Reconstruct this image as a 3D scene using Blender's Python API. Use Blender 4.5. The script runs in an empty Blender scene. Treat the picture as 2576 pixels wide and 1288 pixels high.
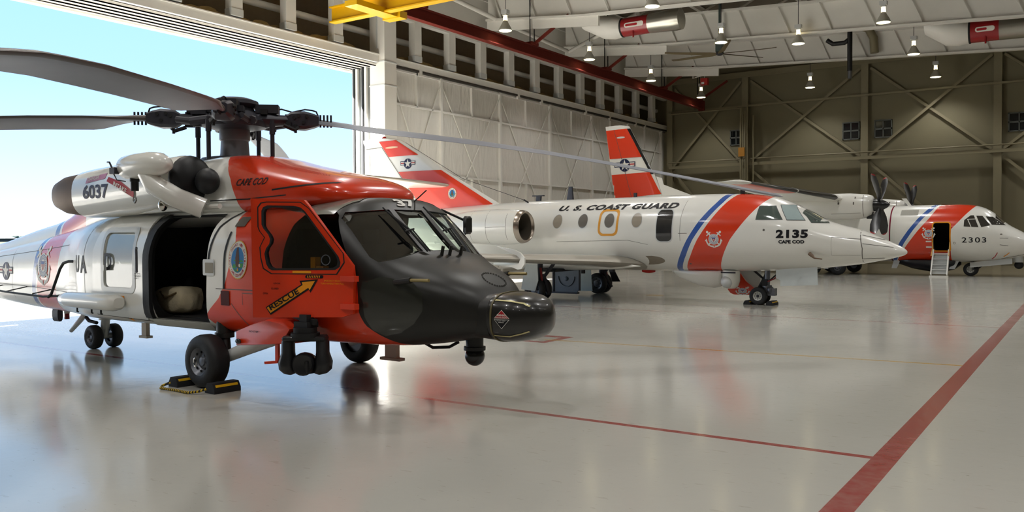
import bpy, bmesh, math, random
from mathutils import Vector, Matrix
from mathutils.bvhtree import BVHTree
from mathutils.geometry import tessellate_polygon
random.seed(7)
S = bpy.context.scene
COL = S.collection
R_ = math.radians
# ------------------------------------------------------------------ camera
cam_d = bpy.data.cameras.new('camera'); cam = bpy.data.objects.new('camera', cam_d); COL.objects.link(cam)
cam_d.sensor_width = 36.0; cam_d.sensor_fit = 'HORIZONTAL'; cam_d.lens = 36.0 * 2150.0 / 2576.0
cam_d.clip_start = 0.1; cam_d.clip_end = 3000
YAW, PITCH, ROLL = R_(-34.209), R_(-1.332), R_(0.308)
_f = Vector((math.cos(PITCH) * math.sin(YAW), math.cos(PITCH) * math.cos(YAW), math.sin(PITCH)))
_r = Vector((math.cos(YAW), -math.sin(YAW), 0)); _d = -_r.cross(_f)
_rr = math.cos(ROLL) * _r + math.sin(ROLL) * _d; _dd = math.cos(ROLL) * _d - math.sin(ROLL) * _r
M = Matrix((( _rr.x, -_dd.x, -_f.x), (_rr.y, -_dd.y, -_f.y), (_rr.z, -_dd.z, -_f.z)))
cam.matrix_world = Matrix.Translation((0, 0, 1.85)) @ M.to_4x4()
S.camera = cam
# ------------------------------------------------------------------ colour management, world, sun
S.view_settings.view_transform = 'Standard'
S.view_settings.look = 'None'
S.view_settings.gamma = 1.0
S.view_settings.use_curve_mapping = False
S.view_settings.exposure = 0.0
S.cycles.max_bounces = 7; S.cycles.diffuse_bounces = 4; S.cycles.glossy_bounces = 4
S.cycles.transmission_bounces = 4; S.cycles.transparent_max_bounces = 12
S.cycles.use_denoising = True; S.cycles.sample_clamp_indirect = 6.0
S.cycles.caustics_reflective = False; S.cycles.caustics_refractive = False
W = bpy.data.worlds.new('sky'); S.world = W; W.use_nodes = True
_n = W.node_tree.nodes; _l = W.node_tree.links; _bg = _n['Background']
_tc = _n.new('ShaderNodeTexCoord'); _sx = _n.new('ShaderNodeSeparateXYZ'); _cr = _n.new('ShaderNodeValToRGB')
_l.new(_tc.outputs['Generated'], _sx.inputs[0]); _l.new(_sx.outputs['Z'], _cr.inputs[0])
e = _cr.color_ramp.elements
e[0].position = 0.0; e[0].color = (1.3, 1.4, 1.5, 1)
e[1].position = 0.8; e[1].color = (.2, .45, .8, 1)
for p_, c_ in ((.03, (.69, .76, .9)), (.09, (.54, .71, .95)), (.18, (.385, .65, .98)), (.28, (.32, .62, 1.0))):
    q_ = _cr.color_ramp.elements.new(p_); q_.color = (*c_, 1)
_l.new(_cr.outputs[0], _bg.inputs[0]); _bg.inputs[1].default_value = 1.5
SUN_AZ, SUN_EL = R_(38), R_(39)
sun_d = bpy.data.lights.new('sun', 'SUN'); sun = bpy.data.objects.new('sun', sun_d); COL.objects.link(sun)
sun_d.energy = 46.0; sun_d.angle = R_(0.6); sun_d.color = (1.0, 0.97, 0.94)
_sd = Vector((math.cos(SUN_AZ) * math.cos(SUN_EL), math.sin(SUN_AZ) * math.cos(SUN_EL), -math.sin(SUN_EL)))
sun.rotation_euler = _sd.to_track_quat('-Z', 'Y').to_euler(); sun.location = (-40, -10, 40)
# daylight portal in the door opening (samples the sky, emits nothing itself)
por_d = bpy.data.lights.new('door_portal', 'AREA'); por = bpy.data.objects.new('door_portal', por_d); COL.objects.link(por)
por_d.shape = 'RECTANGLE'; por_d.size = 30; por_d.size_y = 9.3; por_d.cycles.is_portal = True
por.location = (-25.2, 12.0, 4.65); por.rotation_euler = Vector((1, 0, 0)).to_track_quat('-Z', 'Z').to_euler()
# ------------------------------------------------------------------ materials
def lin(c):
    if isinstance(c, str):
        c = [int(c[i:i + 2], 16) / 255 for i in (0, 2, 4)]
    return tuple(v / 12.92 if v <= .04045 else ((v + .055) / 1.055) ** 2.4 for v in c[:3])
MATS = {}
def mat(name, col, rough=.5, metal=0., coat=0., emit=0., noise=.06, nscale=6., bump=0., bscale=40., spec=.5):
    if name in MATS: return MATS[name]
    m = bpy.data.materials.new(name); m.use_nodes = True; MATS[name] = m
    nt = m.node_tree; b = nt.nodes['Principled BSDF']; c = lin(col)
    b.inputs['Roughness'].default_value = rough; b.inputs['Metallic'].default_value = metal
    b.inputs['Coat Weight'].default_value = coat; b.inputs['Coat Roughness'].default_value = .06
    b.inputs['Specular IOR Level'].default_value = spec
    tc = nt.nodes.new('ShaderNodeTexCoord')
    if noise:
        n = nt.nodes.new('ShaderNodeTexNoise'); n.inputs['Scale'].default_value = nscale; n.inputs['Detail'].default_value = 4
        nt.links.new(tc.outputs['Object'], n.inputs['Vector'])
        mx = nt.nodes.new('ShaderNodeMix'); mx.data_type = 'RGBA'
        mx.inputs[6].default_value = (*[v * (1 - noise) for v in c], 1); mx.inputs[7].default_value = (*[min(1, v * (1 + noise)) for v in c], 1)
        nt.links.new(n.outputs['Fac'], mx.inputs[0]); nt.links.new(mx.outputs[2], b.inputs['Base Color'])
    else:
        b.inputs['Base Color'].default_value = (*c, 1)
    if bump:
        n2 = nt.nodes.new('ShaderNodeTexNoise'); n2.inputs['Scale'].default_value = bscale; n2.inputs['Detail'].default_value = 3
        nt.links.new(tc.outputs['Object'], n2.inputs['Vector'])
        bp = nt.nodes.new('ShaderNodeBump'); bp.inputs['Strength'].default_value = bump; bp.inputs['Distance'].default_value = .03
        nt.links.new(n2.outputs['Fac'], bp.inputs['Height']); nt.links.new(bp.outputs[0], b.inputs['Normal'])
    if emit:
        b.inputs['Emission Color'].default_value = (*c, 1); b.inputs['Emission Strength'].default_value = emit
    return m
def paint(name, base, layers, rough=.25, coat=.6, noise=.03, matte_last=False):
    """gloss paint with colour fields: layers of (colour, lo, hi); lo / hi are lists of (z, x) giving the x limits of the field by height"""
    m = mat(name, base, rough, 0, coat, noise=0); nt = m.node_tree; b = nt.nodes['Principled BSDF']
    tc = nt.nodes.new('ShaderNodeTexCoord'); sp = nt.nodes.new('ShaderNodeSeparateXYZ'); nt.links.new(tc.outputs['Object'], sp.inputs[0])
    Z0, Z1, X0, X1 = -1., 9., -24., 12.
    mr = nt.nodes.new('ShaderNodeMath'); mr.operation = 'MULTIPLY_ADD'; mr.inputs[1].default_value = 1 / (Z1 - Z0); mr.inputs[2].default_value = -Z0 / (Z1 - Z0)
    nt.links.new(sp.outputs['Z'], mr.inputs[0])
    xr = nt.nodes.new('ShaderNodeMath'); xr.operation = 'MULTIPLY_ADD'; xr.inputs[1].default_value = 1 / (X1 - X0); xr.inputs[2].default_value = -X0 / (X1 - X0)
    nt.links.new(sp.outputs['X'], xr.inputs[0])
    def lim(pts, op):
        r = nt.nodes.new('ShaderNodeValToRGB'); el = r.color_ramp.elements
        pts = sorted(pts)
        while len(el) > 1: el.remove(el[-1])
        for i, (z, x) in enumerate(pts):
            p = (z - Z0) / (Z1 - Z0); v = (x - X0) / (X1 - X0)
            q = el[0] if i == 0 else el.new(p)
            q.position = p; q.color = (v, v, v, 1)
        nt.links.new(mr.outputs[0], r.inputs[0])
        c = nt.nodes.new('ShaderNodeMath'); c.operation = op
        nt.links.new(xr.outputs[0], c.inputs[0]); nt.links.new(r.outputs[0], c.inputs[1]); return c
    nz = nt.nodes.new('ShaderNodeTexNoise'); nz.inputs['Scale'].default_value = 3.; nz.inputs['Detail'].default_value = 5
    nt.links.new(tc.outputs['Object'], nz.inputs['Vector'])
    prev = None
    for col, lo, hi in layers:
        mk = None
        for pts, op in ((lo, 'GREATER_THAN'), (hi, 'LESS_THAN')):
            if pts is None: continue
            c = lim(pts, op)
            if mk is None: mk = c
            else:
                a = nt.nodes.new('ShaderNodeMath'); a.operation = 'MULTIPLY'
                nt.links.new(mk.outputs[0], a.inputs[0]); nt.links.new(c.outputs[0], a.inputs[1]); mk = a
        mx = nt.nodes.new('ShaderNodeMix'); mx.data_type = 'RGBA'
        nt.links.new(mk.outputs[0], mx.inputs[0])
        if prev is None: mx.inputs[6].default_value = (*lin(base), 1)
        else: nt.links.new(prev.outputs[2], mx.inputs[6])
        mx.inputs[7].default_value = (*lin(col), 1); prev = mx
    if matte_last:   # the last colour field is satin, not lacquered
        for sock, a_, b_ in (('Coat Weight', coat, 0.), ('Roughness', rough, .42)):
            q = nt.nodes.new('ShaderNodeMapRange'); q.inputs[3].default_value = a_; q.inputs[4].default_value = b_
            nt.links.new(mk.outputs[0], q.inputs[0]); nt.links.new(q.outputs[0], b.inputs[sock])
    mr2 = nt.nodes.new('ShaderNodeMapRange'); mr2.inputs[1].default_value = .3; mr2.inputs[2].default_value = .7
    mr2.inputs[3].default_value = 1 - noise; mr2.inputs[4].default_value = 1.
    nt.links.new(nz.outputs['Fac'], mr2.inputs[0])
    ml = nt.nodes.new('ShaderNodeMix'); ml.data_type = 'RGBA'; ml.blend_type = 'MULTIPLY'; ml.inputs[0].default_value = 1
    if prev is not None: nt.links.new(prev.outputs[2], ml.inputs[6])
    else: ml.inputs[6].default_value = (*lin(base), 1)
    cb = nt.nodes.new('ShaderNodeCombineColor')
    for k in range(3): nt.links.new(mr2.outputs[0], cb.inputs[k])
    nt.links.new(cb.outputs[0], ml.inputs[7]); nt.links.new(ml.outputs[2], b.inputs['Base Color'])
    return m
def glass(name, tint, refl=.5, clear=.6):
    """thin pane: tinted see-through mixed with a mirror reflection by the Fresnel angle"""
    if name in MATS: return MATS[name]
    m = bpy.data.materials.new(name); m.use_nodes = True; MATS[name] = m; nt = m.node_tree
    nt.nodes.remove(nt.nodes['Principled BSDF']); out = nt.nodes['Material Output']
    tr = nt.nodes.new('ShaderNodeBsdfTransparent'); tr.inputs[0].default_value = (*[v * clear for v in lin(tint)], 1)
    gl = nt.nodes.new('ShaderNodeBsdfGlossy'); gl.inputs['Roughness'].default_value = .02; gl.inputs[0].default_value = (.9, .95, 1, 1)
    lw = nt.nodes.new('ShaderNodeFresnel'); lw.inputs[0].default_value = 1.45 + refl
    mx = nt.nodes.new('ShaderNodeMixShader'); ad = nt.nodes.new('ShaderNodeMath'); ad.operation = 'ADD'; ad.use_clamp = True; ad.inputs[1].default_value = .11; nt.links.new(lw.outputs[0], ad.inputs[0]); nt.links.new(ad.outputs[0], mx.inputs[0])
    nt.links.new(tr.outputs[0], mx.inputs[1]); nt.links.new(gl.outputs[0], mx.inputs[2]); nt.links.new(mx.outputs[0], out.inputs[0])
    return m
# ------------------------------------------------------------------ mesh builder
def frame(d, up=(0, 0, 1)):
    d = Vector(d).normalized(); up = Vector(up)
    if abs(d.dot(up)) > .98: up = Vector((0, 1, 0)) if abs(d.y) < .9 else Vector((1, 0, 0))
    s = d.cross(up).normalized(); return d, s, s.cross(d).normalized()
class MB:
    def __init__(s): s.v = []; s.f = []; s.m = []
    def add(s, vs, fs, m=0):
        o = len(s.v); s.v += [tuple(v) for v in vs]
        for f in fs: s.f.append([i + o for i in f]); s.m.append(m)
        return s
    def box(s, lo, hi, m=0, mtx=None):
        x0, y0, z0 = lo; x1, y1, z1 = hi
        v = [Vector(p) for p in ((x0, y0, z0), (x1, y0, z0), (x1, y1, z0), (x0, y1, z0), (x0, y0, z1), (x1, y0, z1), (x1, y1, z1), (x0, y1, z1))]
        if mtx: v = [mtx @ p for p in v]
        return s.add(v, [(0, 3, 2, 1), (4, 5, 6, 7), (0, 1, 5, 4), (1, 2, 6, 5), (2, 3, 7, 6), (3, 0, 4, 7)], m)
    def beam(s, a, b, w, h, m=0, up=(0, 0, 1)):
        a, b = Vector(a), Vector(b); d, sd, u = frame(b - a, up); v = []
        for p in (a, b):
            for i, j in ((-1, -1), (1, -1), (1, 1), (-1, 1)): v.append(p + sd * (i * w / 2) + u * (j * h / 2))
        return s.add(v, [(3, 2, 1, 0), (4, 5, 6, 7), (0, 1, 5, 4), (1, 2, 6, 5), (2, 3, 7, 6), (3, 0, 4, 7)], m)
    def ibeam(s, a, b, w, h, t, m=0, up=(0, 0, 1)):
        a, b = Vector(a), Vector(b); d, sd, u = frame(b - a, up)
        for k in (-1, 1): s.beam(a + u * k * (h - t) / 2, b + u * k * (h - t) / 2, w, t, m, up)
        return s.beam(a, b, t, h - 2 * t, m, up)
    def loft(s, rings, m=0, caps=(True, True), closed=True):
        n = len(rings[0]); o = len(s.v)
        for r in rings: s.v += [tuple(p) for p in r]
        for i in range(len(rings) - 1):
            for j in range(n if closed else n - 1):
                k = (j + 1) % n
                s.f.append([o + i * n + j, o + i * n + k, o + (i + 1) * n + k, o + (i + 1) * n + j]); s.m.append(m(i, j) if callable(m) else m)
        mm = m if not callable(m) else 0
        if caps[0]: s.f.append([o + j for j in range(n)][::-1]); s.m.append(mm)
        if caps[1]: s.f.append([o + (len(rings) - 1) * n + j for j in range(n)]); s.m.append(mm)
        return s
    def tube(s, pts, r, n=10, m=0, caps=(True, True)):
        pts = [Vector(p) for p in pts]; rings = []; k = len(pts); pu = None
        for i, p in enumerate(pts):
            d = (pts[min(i + 1, k - 1)] - pts[max(i - 1, 0)]).normalized()
            if pu is None: _, sd, u = frame(d)
            else:
                u = (pu - d * pu.dot(d)); u = u.normalized() if u.length > 1e-6 else frame(d)[2]; sd = d.cross(u)
            pu = u; rr = r[i] if isinstance(r, (list, tuple)) else r
            rings.append([p + (sd * math.cos(a) + u * math.sin(a)) * rr for a in (2 * math.pi * j / n for j in range(n))])
        return s.loft(rings, m, caps)
    def lathe(s, o, ax, prof, n=24, m=0, caps=(True, True)):
        d, sd, u = frame(ax); o = Vector(o)
        return s.loft([[o + d * t + (sd * math.cos(a) + u * math.sin(a)) * r for a in (2 * math.pi * j / n for j in range(n))] for t, r in prof], m, caps)
    def cyl(s, a, b, r, n=16, m=0): return s.tube([a, b], r, n, m)
    def sph(s, c, r, n=16, k=9, m=0, mtx=None):
        c = Vector(c); r = (r, r, r) if not isinstance(r, (tuple, list)) else r; rings = []
        for i in range(k + 1):
            t = -math.pi / 2 + math.pi * i / k; cc = max(math.cos(t), .02)
            rings.append([Vector((r[0] * cc * math.cos(a), r[1] * cc * math.sin(a), r[2] * math.sin(t))) for a in (2 * math.pi * j / n for j in range(n))])
        if mtx: rings = [[mtx @ p for p in q] for q in rings]
        return s.loft([[c + p for p in q] for q in rings], m)
    def prism(s, pl, fn, t0, t1, m=0):
        """pl: 2D outline; fn(a, b, t) -> 3D"""
        n = len(pl); v = [fn(a, b, t0) for a, b in pl] + [fn(a, b, t1) for a, b in pl]
        o = len(s.v); s.v += [tuple(p) for p in v]
        tri = tessellate_polygon([[Vector((a, b, 0)) for a, b in pl]])
        for t in tri: s.f.append([o + i for i in t]); s.m.append(m); s.f.append([o + n + i for i in reversed(t)]); s.m.append(m)
        for i in range(n):
            j = (i + 1) % n; s.f.append([o + i, o + j, o + n + j, o + n + i]); s.m.append(m)
        return s
    def build(s, name, mats, parent=None, loc=None, ang=35, fix=True):
        me = bpy.data.meshes.new(name); me.from_pydata(s.v, [], s.f); me.update()
        if not isinstance(mats, (list, tuple)): mats = [mats]
        for q in mats: me.materials.append(q)
        me.polygons.foreach_set('material_index', s.m)
        if fix:
            b = bmesh.new(); b.from_mesh(me); bmesh.ops.recalc_face_normals(b, faces=b.faces); b.to_mesh(me); b.free()
        me.polygons.foreach_set('use_smooth', [True] * len(me.polygons)); me.set_sharp_from_angle(angle=R_(ang))
        return link(name, me, parent, loc)
def link(name, me, parent=None, loc=None):
    me.name = name; o = bpy.data.objects.new(name, me); COL.objects.link(o)
    if parent: o.parent = parent
    if loc is not None: o.location = loc
    return o
def tag(o, label, cat, group=None, kind=None):
    if label: o['label'] = label
    if cat: o['category'] = cat
    if group: o['group'] = group
    if kind: o['kind'] = kind
    return o
def thing(name, label, cat, loc=(0, 0, 0), rz=0, group=None):
    o = bpy.data.objects.new(name, None); COL.objects.link(o); o.empty_display_size = .3
    o.location = loc; o.rotation_euler = (0, 0, rz); return tag(o, label, cat, group)
def struct(name, mb, mats, parent=None, ang=35):
    o = mb.build(name, mats, parent, ang=ang)
    if parent is None: o['kind'] = 'structure'
    return o
def copy_tree(o, parent=None):
    c = o.copy(); COL.objects.link(c); c.parent = parent
    for ch in list(o.children): copy_tree(ch, c)
    return c
# ------------------------------------------------------------------ markings laid on a surface
def bvh_of(o):
    me = o.data; me.calc_loop_triangles(); return BVHTree.FromPolygons([v.co.copy() for v in me.vertices], [tuple(t.vertices) for t in me.loop_triangles])
def side(sgn, far=30):   # outline coordinates (x, z), laid on from the side
    return lambda a, b: (Vector((a, sgn * far, b)), Vector((0, -sgn, 0)))
def front(far=30): return lambda a, b: (Vector((far, a, b)), Vector((-1, 0, 0)))     # (y, z)
def top(far=30): return lambda a, b: (Vector((a, b, far)), Vector((0, 0, -1)))       # (x, y)
def oriented(org, dr):
    """(a, b) on the plane through org with axes ea, eb, laid on along dr"""
    o, ea, eb, d = [Vector(q) for q in (org, dr[0], dr[1], dr[2])]
    return lambda a, b: (o + ea * a + eb * b - d.normalized() * 4, d.normalized())
def lay(tris, bvh, mp, off, grid, extra=None):
    """tris: list of (3 points 2D, material). Cuts them on a grid and drops them on the surface."""
    bm = bmesh.new()
    for t, mi in tris:
        try:
            f = bm.faces.new([bm.verts.new((p[0], p[1], 0)) for p in t]); f.material_index = mi
        except ValueError: pass
    bmesh.ops.remove_doubles(bm, verts=bm.verts, dist=1e-5)
    if grid:
        for ax in (0, 1):
            vals = [v.co[ax] for v in bm.verts]
            if not vals: continue
            k0, k1 = math.floor(min(vals) / grid), math.ceil(max(vals) / grid)
            no = Vector((1, 0, 0)) if ax == 0 else Vector((0, 1, 0))
            for k in range(k0, k1 + 1):
                bmesh.ops.bisect_plane(bm, geom=bm.verts[:] + bm.edges[:] + bm.faces[:], plane_co=no * (k * grid), plane_no=no)
    dead = []
    for v in bm.verts:
        o, d = mp(v.co.x, v.co.y); h, n, i, ds = bvh.ray_cast(o, d)
        if h is None: dead.append(v); continue
        if n.dot(d) > 0: n = -n
        v.co = h + n * off
    if dead: bmesh.ops.delete(bm, geom=dead, context='VERTS')
    return bm
def poly_tris(pl, mi=0, holes=()):
    loops = [pl] + list(holes); pts = [p for q in loops for p in q]
    return [([pts[i] for i in t], mi) for t in tessellate_polygon([[Vector((p[0], p[1], 0)) for p in q] for q in loops])]
def decal(name, layers, bvh, mp, mats, parent, off=.004, grid=.12, thick=0):
    grid = min(grid, .07) if grid else 0
    """layers: list of lists of (outline, material, holes); later layers lie a little higher"""
    out = bmesh.new()
    for k, polys in enumerate(layers):
        tris = []
        for p in polys: tris += poly_tris(p[0], p[1] if len(p) > 1 else 0, p[2] if len(p) > 2 else ())
        bm = lay(tris, bvh, mp, off + k * .0018, grid)
        me = bpy.data.meshes.new('t'); bm.to_mesh(me); bm.free(); out.from_mesh(me); bpy.data.meshes.remove(me)
    if not isinstance(mats, (list, tuple)): mats = [mats]
    me = bpy.data.meshes.new(name)
    bmesh.ops.recalc_face_normals(out, faces=out.faces)
    if thick:
        r = bmesh.ops.extrude_face_region(out, geom=out.faces[:]); vs = [g for g in r['geom'] if isinstance(g, bmesh.types.BMVert)]
        d = mp(0, 0)[1]
        for v in vs: v.co -= d * thick
        bmesh.ops.recalc_face_normals(out, faces=out.faces)
    out.to_mesh(me); out.free()
    for q in mats: me.materials.append(q)
    me.polygons.foreach_set('use_smooth', [True] * len(me.polygons)); me.set_sharp_from_angle(angle=R_(40))
    return link(name, me, parent)
def rrect(x0, z0, x1, z1, r, n=5):
    p = []
    for cx, cz, a0 in ((x1 - r, z1 - r, 0), (x0 + r, z1 - r, 90), (x0 + r, z0 + r, 180), (x1 - r, z0 + r, 270)):
        for i in range(n + 1):
            a = R_(a0 + 90 * i / n); p.append((cx + r * math.cos(a), cz + r * math.sin(a)))
    return p
def ell(cx, cz, rx, rz=None, n=28):
    rz = rz or rx; return [(cx + rx * math.cos(2 * math.pi * i / n), cz + rz * math.sin(2 * math.pi * i / n)) for i in range(n)]
def stroke(pts, w):
    """outline of a thin line through pts"""
    L, Rr = [], []; k = len(pts)
    for i, p in enumerate(pts):
        a, b = Vector((*pts[max(i - 1, 0)], 0)), Vector((*pts[min(i + 1, k - 1)], 0)); d = (b - a).normalized()
        L.append((p[0] - d.y * w / 2, p[1] + d.x * w / 2)); Rr.append((p[0] + d.y * w / 2, p[1] - d.x * w / 2))
    return L + Rr[::-1]
def text_tris(txt, x0, x1, z0, h, shear=0., bold=.012, mi=0, rot=0., space=1.):
    c = bpy.data.curves.new('t', 'FONT'); c.body = txt; c.offset = bold; c.resolution_u = 3; c.space_character = space
    o = bpy.data.objects.new('t', c); COL.objects.link(o); dg = bpy.context.evaluated_depsgraph_get(); dg.update()
    me = bpy.data.meshes.new_from_object(o.evaluated_get(dg)); bpy.data.objects.remove(o); bpy.data.curves.remove(c)
    vs = [v.co.copy() for v in me.vertices]
    if not vs: return []
    ax0, ax1 = min(v.x for v in vs), max(v.x for v in vs); az0, az1 = min(v.y for v in vs), max(v.y for v in vs)
    if x1 is None: x1 = x0 + (ax1 - ax0) * h / max(az1 - az0, 1e-6)
    P = []
    for v in vs:
        fx = (v.x - ax0) / max(ax1 - ax0, 1e-6); fz = (v.y - az0) / max(az1 - az0, 1e-6)
        a, b = (x1 - x0) * fx + shear * fz * h, fz * h
        P.append((x0 + a * math.cos(rot) - b * math.sin(rot), z0 + a * math.sin(rot) + b * math.cos(rot)))
    out = []
    for p in me.polygons:
        ids = list(p.vertices)
        for i in range(1, len(ids) - 1): out.append(([P[ids[0]], P[ids[i]], P[ids[i + 1]]], mi))
    bpy.data.meshes.remove(me); return out
def lettering(name, tris, bvh, mp, mats, parent, off=.005, grid=.12):
    bm = lay(tris, bvh, mp, off, min(grid, .06) if grid else 0); bmesh.ops.recalc_face_normals(bm, faces=bm.faces); me = bpy.data.meshes.new(name); bm.to_mesh(me); bm.free()
    me.polygons.foreach_set('use_smooth', [True] * len(me.polygons))
    for q in (mats if isinstance(mats, (list, tuple)) else [mats]): me.materials.append(q)
    return link(name, me, parent)
def star(cx, cz, r, r2=None):
    r2 = r2 or r * .382
    return [(cx + (r if i % 2 == 0 else r2) * math.sin(math.pi * i / 5), cz + (r if i % 2 == 0 else r2) * math.cos(math.pi * i / 5)) for i in range(10)]
def insignia(name, cx, cz, r, bvh, mp, parent, sx=1., tilt=0., off=.006):
    """blue disc, white star and striped side bars; materials: blue, white, red"""
    t = lambda L: [(cx + sx * (p[0] * math.cos(tilt) - p[1] * math.sin(tilt)), cz + p[0] * math.sin(tilt) + p[1] * math.cos(tilt)) for p in L]
    rc = lambda a, b, c, d: t([(a, b), (c, b), (c, d), (a, d)])
    L0 = [(rc(-2.05 * r, -.3 * r, 2.05 * r, .55 * r), 0)]
    L1 = [(t(ell(0, 0, 1.08 * r)), 0)]
    L1 += [(rc(k * 1.9 * r, -.17 * r, k * .95 * r, .42 * r) if k < 0 else rc(.95 * r, -.17 * r, 1.9 * r, .42 * r), 1) for k in (-1, 1)]
    L2 = [(t(star(0, 0, r)), 1)] + [(rc(-1.9 * r, .03 * r, -1.02 * r, .22 * r), 2), (rc(1.02 * r, .03 * r, 1.9 * r, .22 * r), 2)]
    return decal(name, [L0, L1, L2], bvh, mp, [MATS['mark_navy'], MATS['mark_white'], MATS['mark_red']], parent, off, .08)
def cg_emblem(name, cx, cz, r, bvh, mp, parent, sx=1., off=.006):
    """white crossed anchors behind a ringed shield"""
    P = lambda L: [(cx + sx * a, cz + b) for a, b in L]
    L0 = []
    for s in (-1, 1):
        dx, dz = s * .72, .72
        L0.append((P(stroke([(-s * 1.0 * r, -1.0 * r), (s * .95 * r, 1.05 * r)], .22 * r)), 0))
        L0.append((P(stroke([(s * .55 * r, 1.15 * r), (s * 1.2 * r, .55 * r)], .16 * r)), 0))
        L0.append((P(ell(s * 1.08 * r, 1.18 * r, .2 * r, n=12)), 0))
        arc = [(s * r * (1.0 * math.cos(R_(a)) + .22), r * (1.0 * math.sin(R_(a)) - .15)) for a in range(-98, 5, 12)]
        L0.append((P(stroke(arc, .24 * r)), 0))
        L0.append((P([(s * 1.5 * r, -.3 * r), (s * 1.05 * r, -.3 * r), (s * 1.22 * r, .12 * r)]), 0))
        L0.append((P([(s * .02 * r, -1.42 * r), (s * .12 * r, -.95 * r), (s * .5 * r, -1.18 * r)]), 0))
    L1 = [(P(ell(0, 0, .86 * r)), 0)]
    L2 = [(P(ell(0, 0, .76 * r)), 1, [P(ell(0, 0, .71 * r))]), (P(ell(0, 0, .5 * r)), 1, [P(ell(0, 0, .45 * r))])]
    for k in range(24):
        a = 2 * math.pi * k / 24
        L2.append((P(ell(.6 * r * math.cos(a), .6 * r * math.sin(a), .05 * r, n=6)), 1))
    sh = [(-.3, .3), (.3, .3), (.3, -.05), (0, -.38), (-.3, -.05)]
    L2.append((P([(a * r, b * r) for a, b in sh]), 2)); L3 = [(P([(-.3 * r, .3 * r), (.3 * r, .3 * r), (.3 * r, .1 * r), (-.3 * r, .1 * r)]), 1)]
    L3 += [(P([(x * r, .1 * r), ((x + .06) * r, .1 * r), ((x + .06) * r, -.2 * r), (x * r, -.2 * r)]), 0) for x in (-.2, -.03, .14)]
    return decal(name, [L0, L1, L2, L3], bvh, mp, [MATS['mark_white'], MATS['mark_blue'], MATS['mark_red']], parent, off, .08)
def station_seal(name, cx, cz, rx, rz, bvh, mp, parent, off=.006):
    P = lambda L: [(cx + rx * a, cz + rz * b) for a, b in L]
    L0 = [(P(ell(0, 0, 1)), 3)]; L1 = [(P(ell(0, 0, .95)), 0)]
    L2 = [(P(ell(0, 0, .66)), 1), (P([(-.6, -.12), (-.3, .02), (.1, -.1), (.4, .02), (.63, -.1), (.5, -.42), (.2, -.62), (-.2, -.62), (-.5, -.42)]), 2)]
    L3 = [(P([(-.1, .62), (.06, .66), (.16, .2), (.2, -.2), (.34, -.3), (.16, -.34), (.1, -.5), (0, -.36), (-.16, -.34), (-.22, .1)]), 4), (P(ell(.22, -.28, .09, n=10)), 0), (P(ell(.02, -.5, .08, n=8)), 3)]
    o = decal(name, [L0, L1, L2, L3], bvh, mp, [MATS['mark_white'], MATS['seal_blue'], MATS['seal_green'], MATS['mark_gold'], MATS['seal_brown']], parent, off, .1)
    tris = []
    for txt, a0, a1, flip in (('COAST GUARD AIR STATION', 205, -25, 1), ('CAPE COD, MASS.', 222, 318, -1)):
        for i, ch in enumerate(txt):
            if ch == ' ': continue
            a = R_(a0 + (a1 - a0) * i / (len(txt) - 1)); rr = .735 if flip > 0 else .875
            rot = a - math.pi / 2 if flip > 0 else a + math.pi / 2
            for t, _ in text_tris(ch, -.055, .055, 0, .14, rot=0, bold=.02):
                q = []
                for p in t:
                    x, y = p
                    q.append((cx + rx * (rr * math.cos(a) + x * math.cos(rot) - y * math.sin(rot)), cz + rz * (rr * math.sin(a) + x * math.sin(rot) + y * math.cos(rot))))
                tris.append((q, 0))
    lettering('seal_lettering', tris, bvh, mp, MATS['mark_red'], o, off + .0075, .1)
    return o
for n_, c_ in (('mark_white', 'E6E4DC'), ('mark_navy', '1B2347'), ('mark_red', 'A8222A'), ('mark_blue', '2B4F94'), ('mark_black', '16161A'), ('mark_gold', 'D9A53A'),
               ('seal_blue', '2C7FC0'), ('seal_green', '3E9A4E'), ('seal_brown', '5A3A28'), ('mark_orange', 'E8941E'), ('mark_yellow', 'E0B020'), ('mark_pink', 'C890B0')):
    mat(n_, c_, .5, noise=.02, spec=.25)
WHITE, RED, BLUE, BLACK = 'E6E5DE', 'DA3812', '2B57A6', '15140F'
white = mat('white_gloss_paint', WHITE, .25, coat=.6, noise=.02, nscale=3)
red = mat('orange_red_paint', RED, .3, coat=.2, noise=.03)
black = mat('black_satin_paint', '1A1916', .42, noise=.1)
dark = mat('dark_interior', '0E0E0F', .7, noise=.1)
rubber = mat('tyre_rubber', '1B1C1E', .62, noise=.1, bump=.1)
steel = mat('bare_steel', 'A9A9A6', .3, metal=1., noise=.08)
alu = mat('grey_hub_metal', '70737A', .4, metal=.7, noise=.1)
grime = mat('dark_grey_metal', '34343A', .5, metal=.35, noise=.15)
palew = mat('pale_grey_paint', 'C9CCCB', .35, coat=.2, noise=.03)
chrome = mat('polished_metal', 'D8D4CC', .12, metal=1., noise=.02)
yellow = mat('yellow_paint', 'E6B308', .38, coat=.2, noise=.04)
oxide = mat('red_oxide_paint', '6A2A22', .9, spec=.15, noise=.06)
# ================================================================== SETTING
XW, YW = -25.4, 57.0
wallw = mat('white_steel_paint', 'E2E0DA', .5, noise=.04, nscale=2)
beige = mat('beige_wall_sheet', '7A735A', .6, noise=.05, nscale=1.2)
beam_m = mat('cream_steel_paint', '857D63', .5, noise=.05)
vinyl = mat('white_vinyl_lining', 'DCD9D2', .38, noise=.05, nscale=1.5)
recess = mat('brown_recess', 'B4A284', .8, noise=.1)
roofm = mat('brown_roof_deck', '6E665A', .8, noise=.08)
fluff = mat('yellow_insulation', 'A88F5C', .95, noise=.3, bump=.9, bscale=14)
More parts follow.
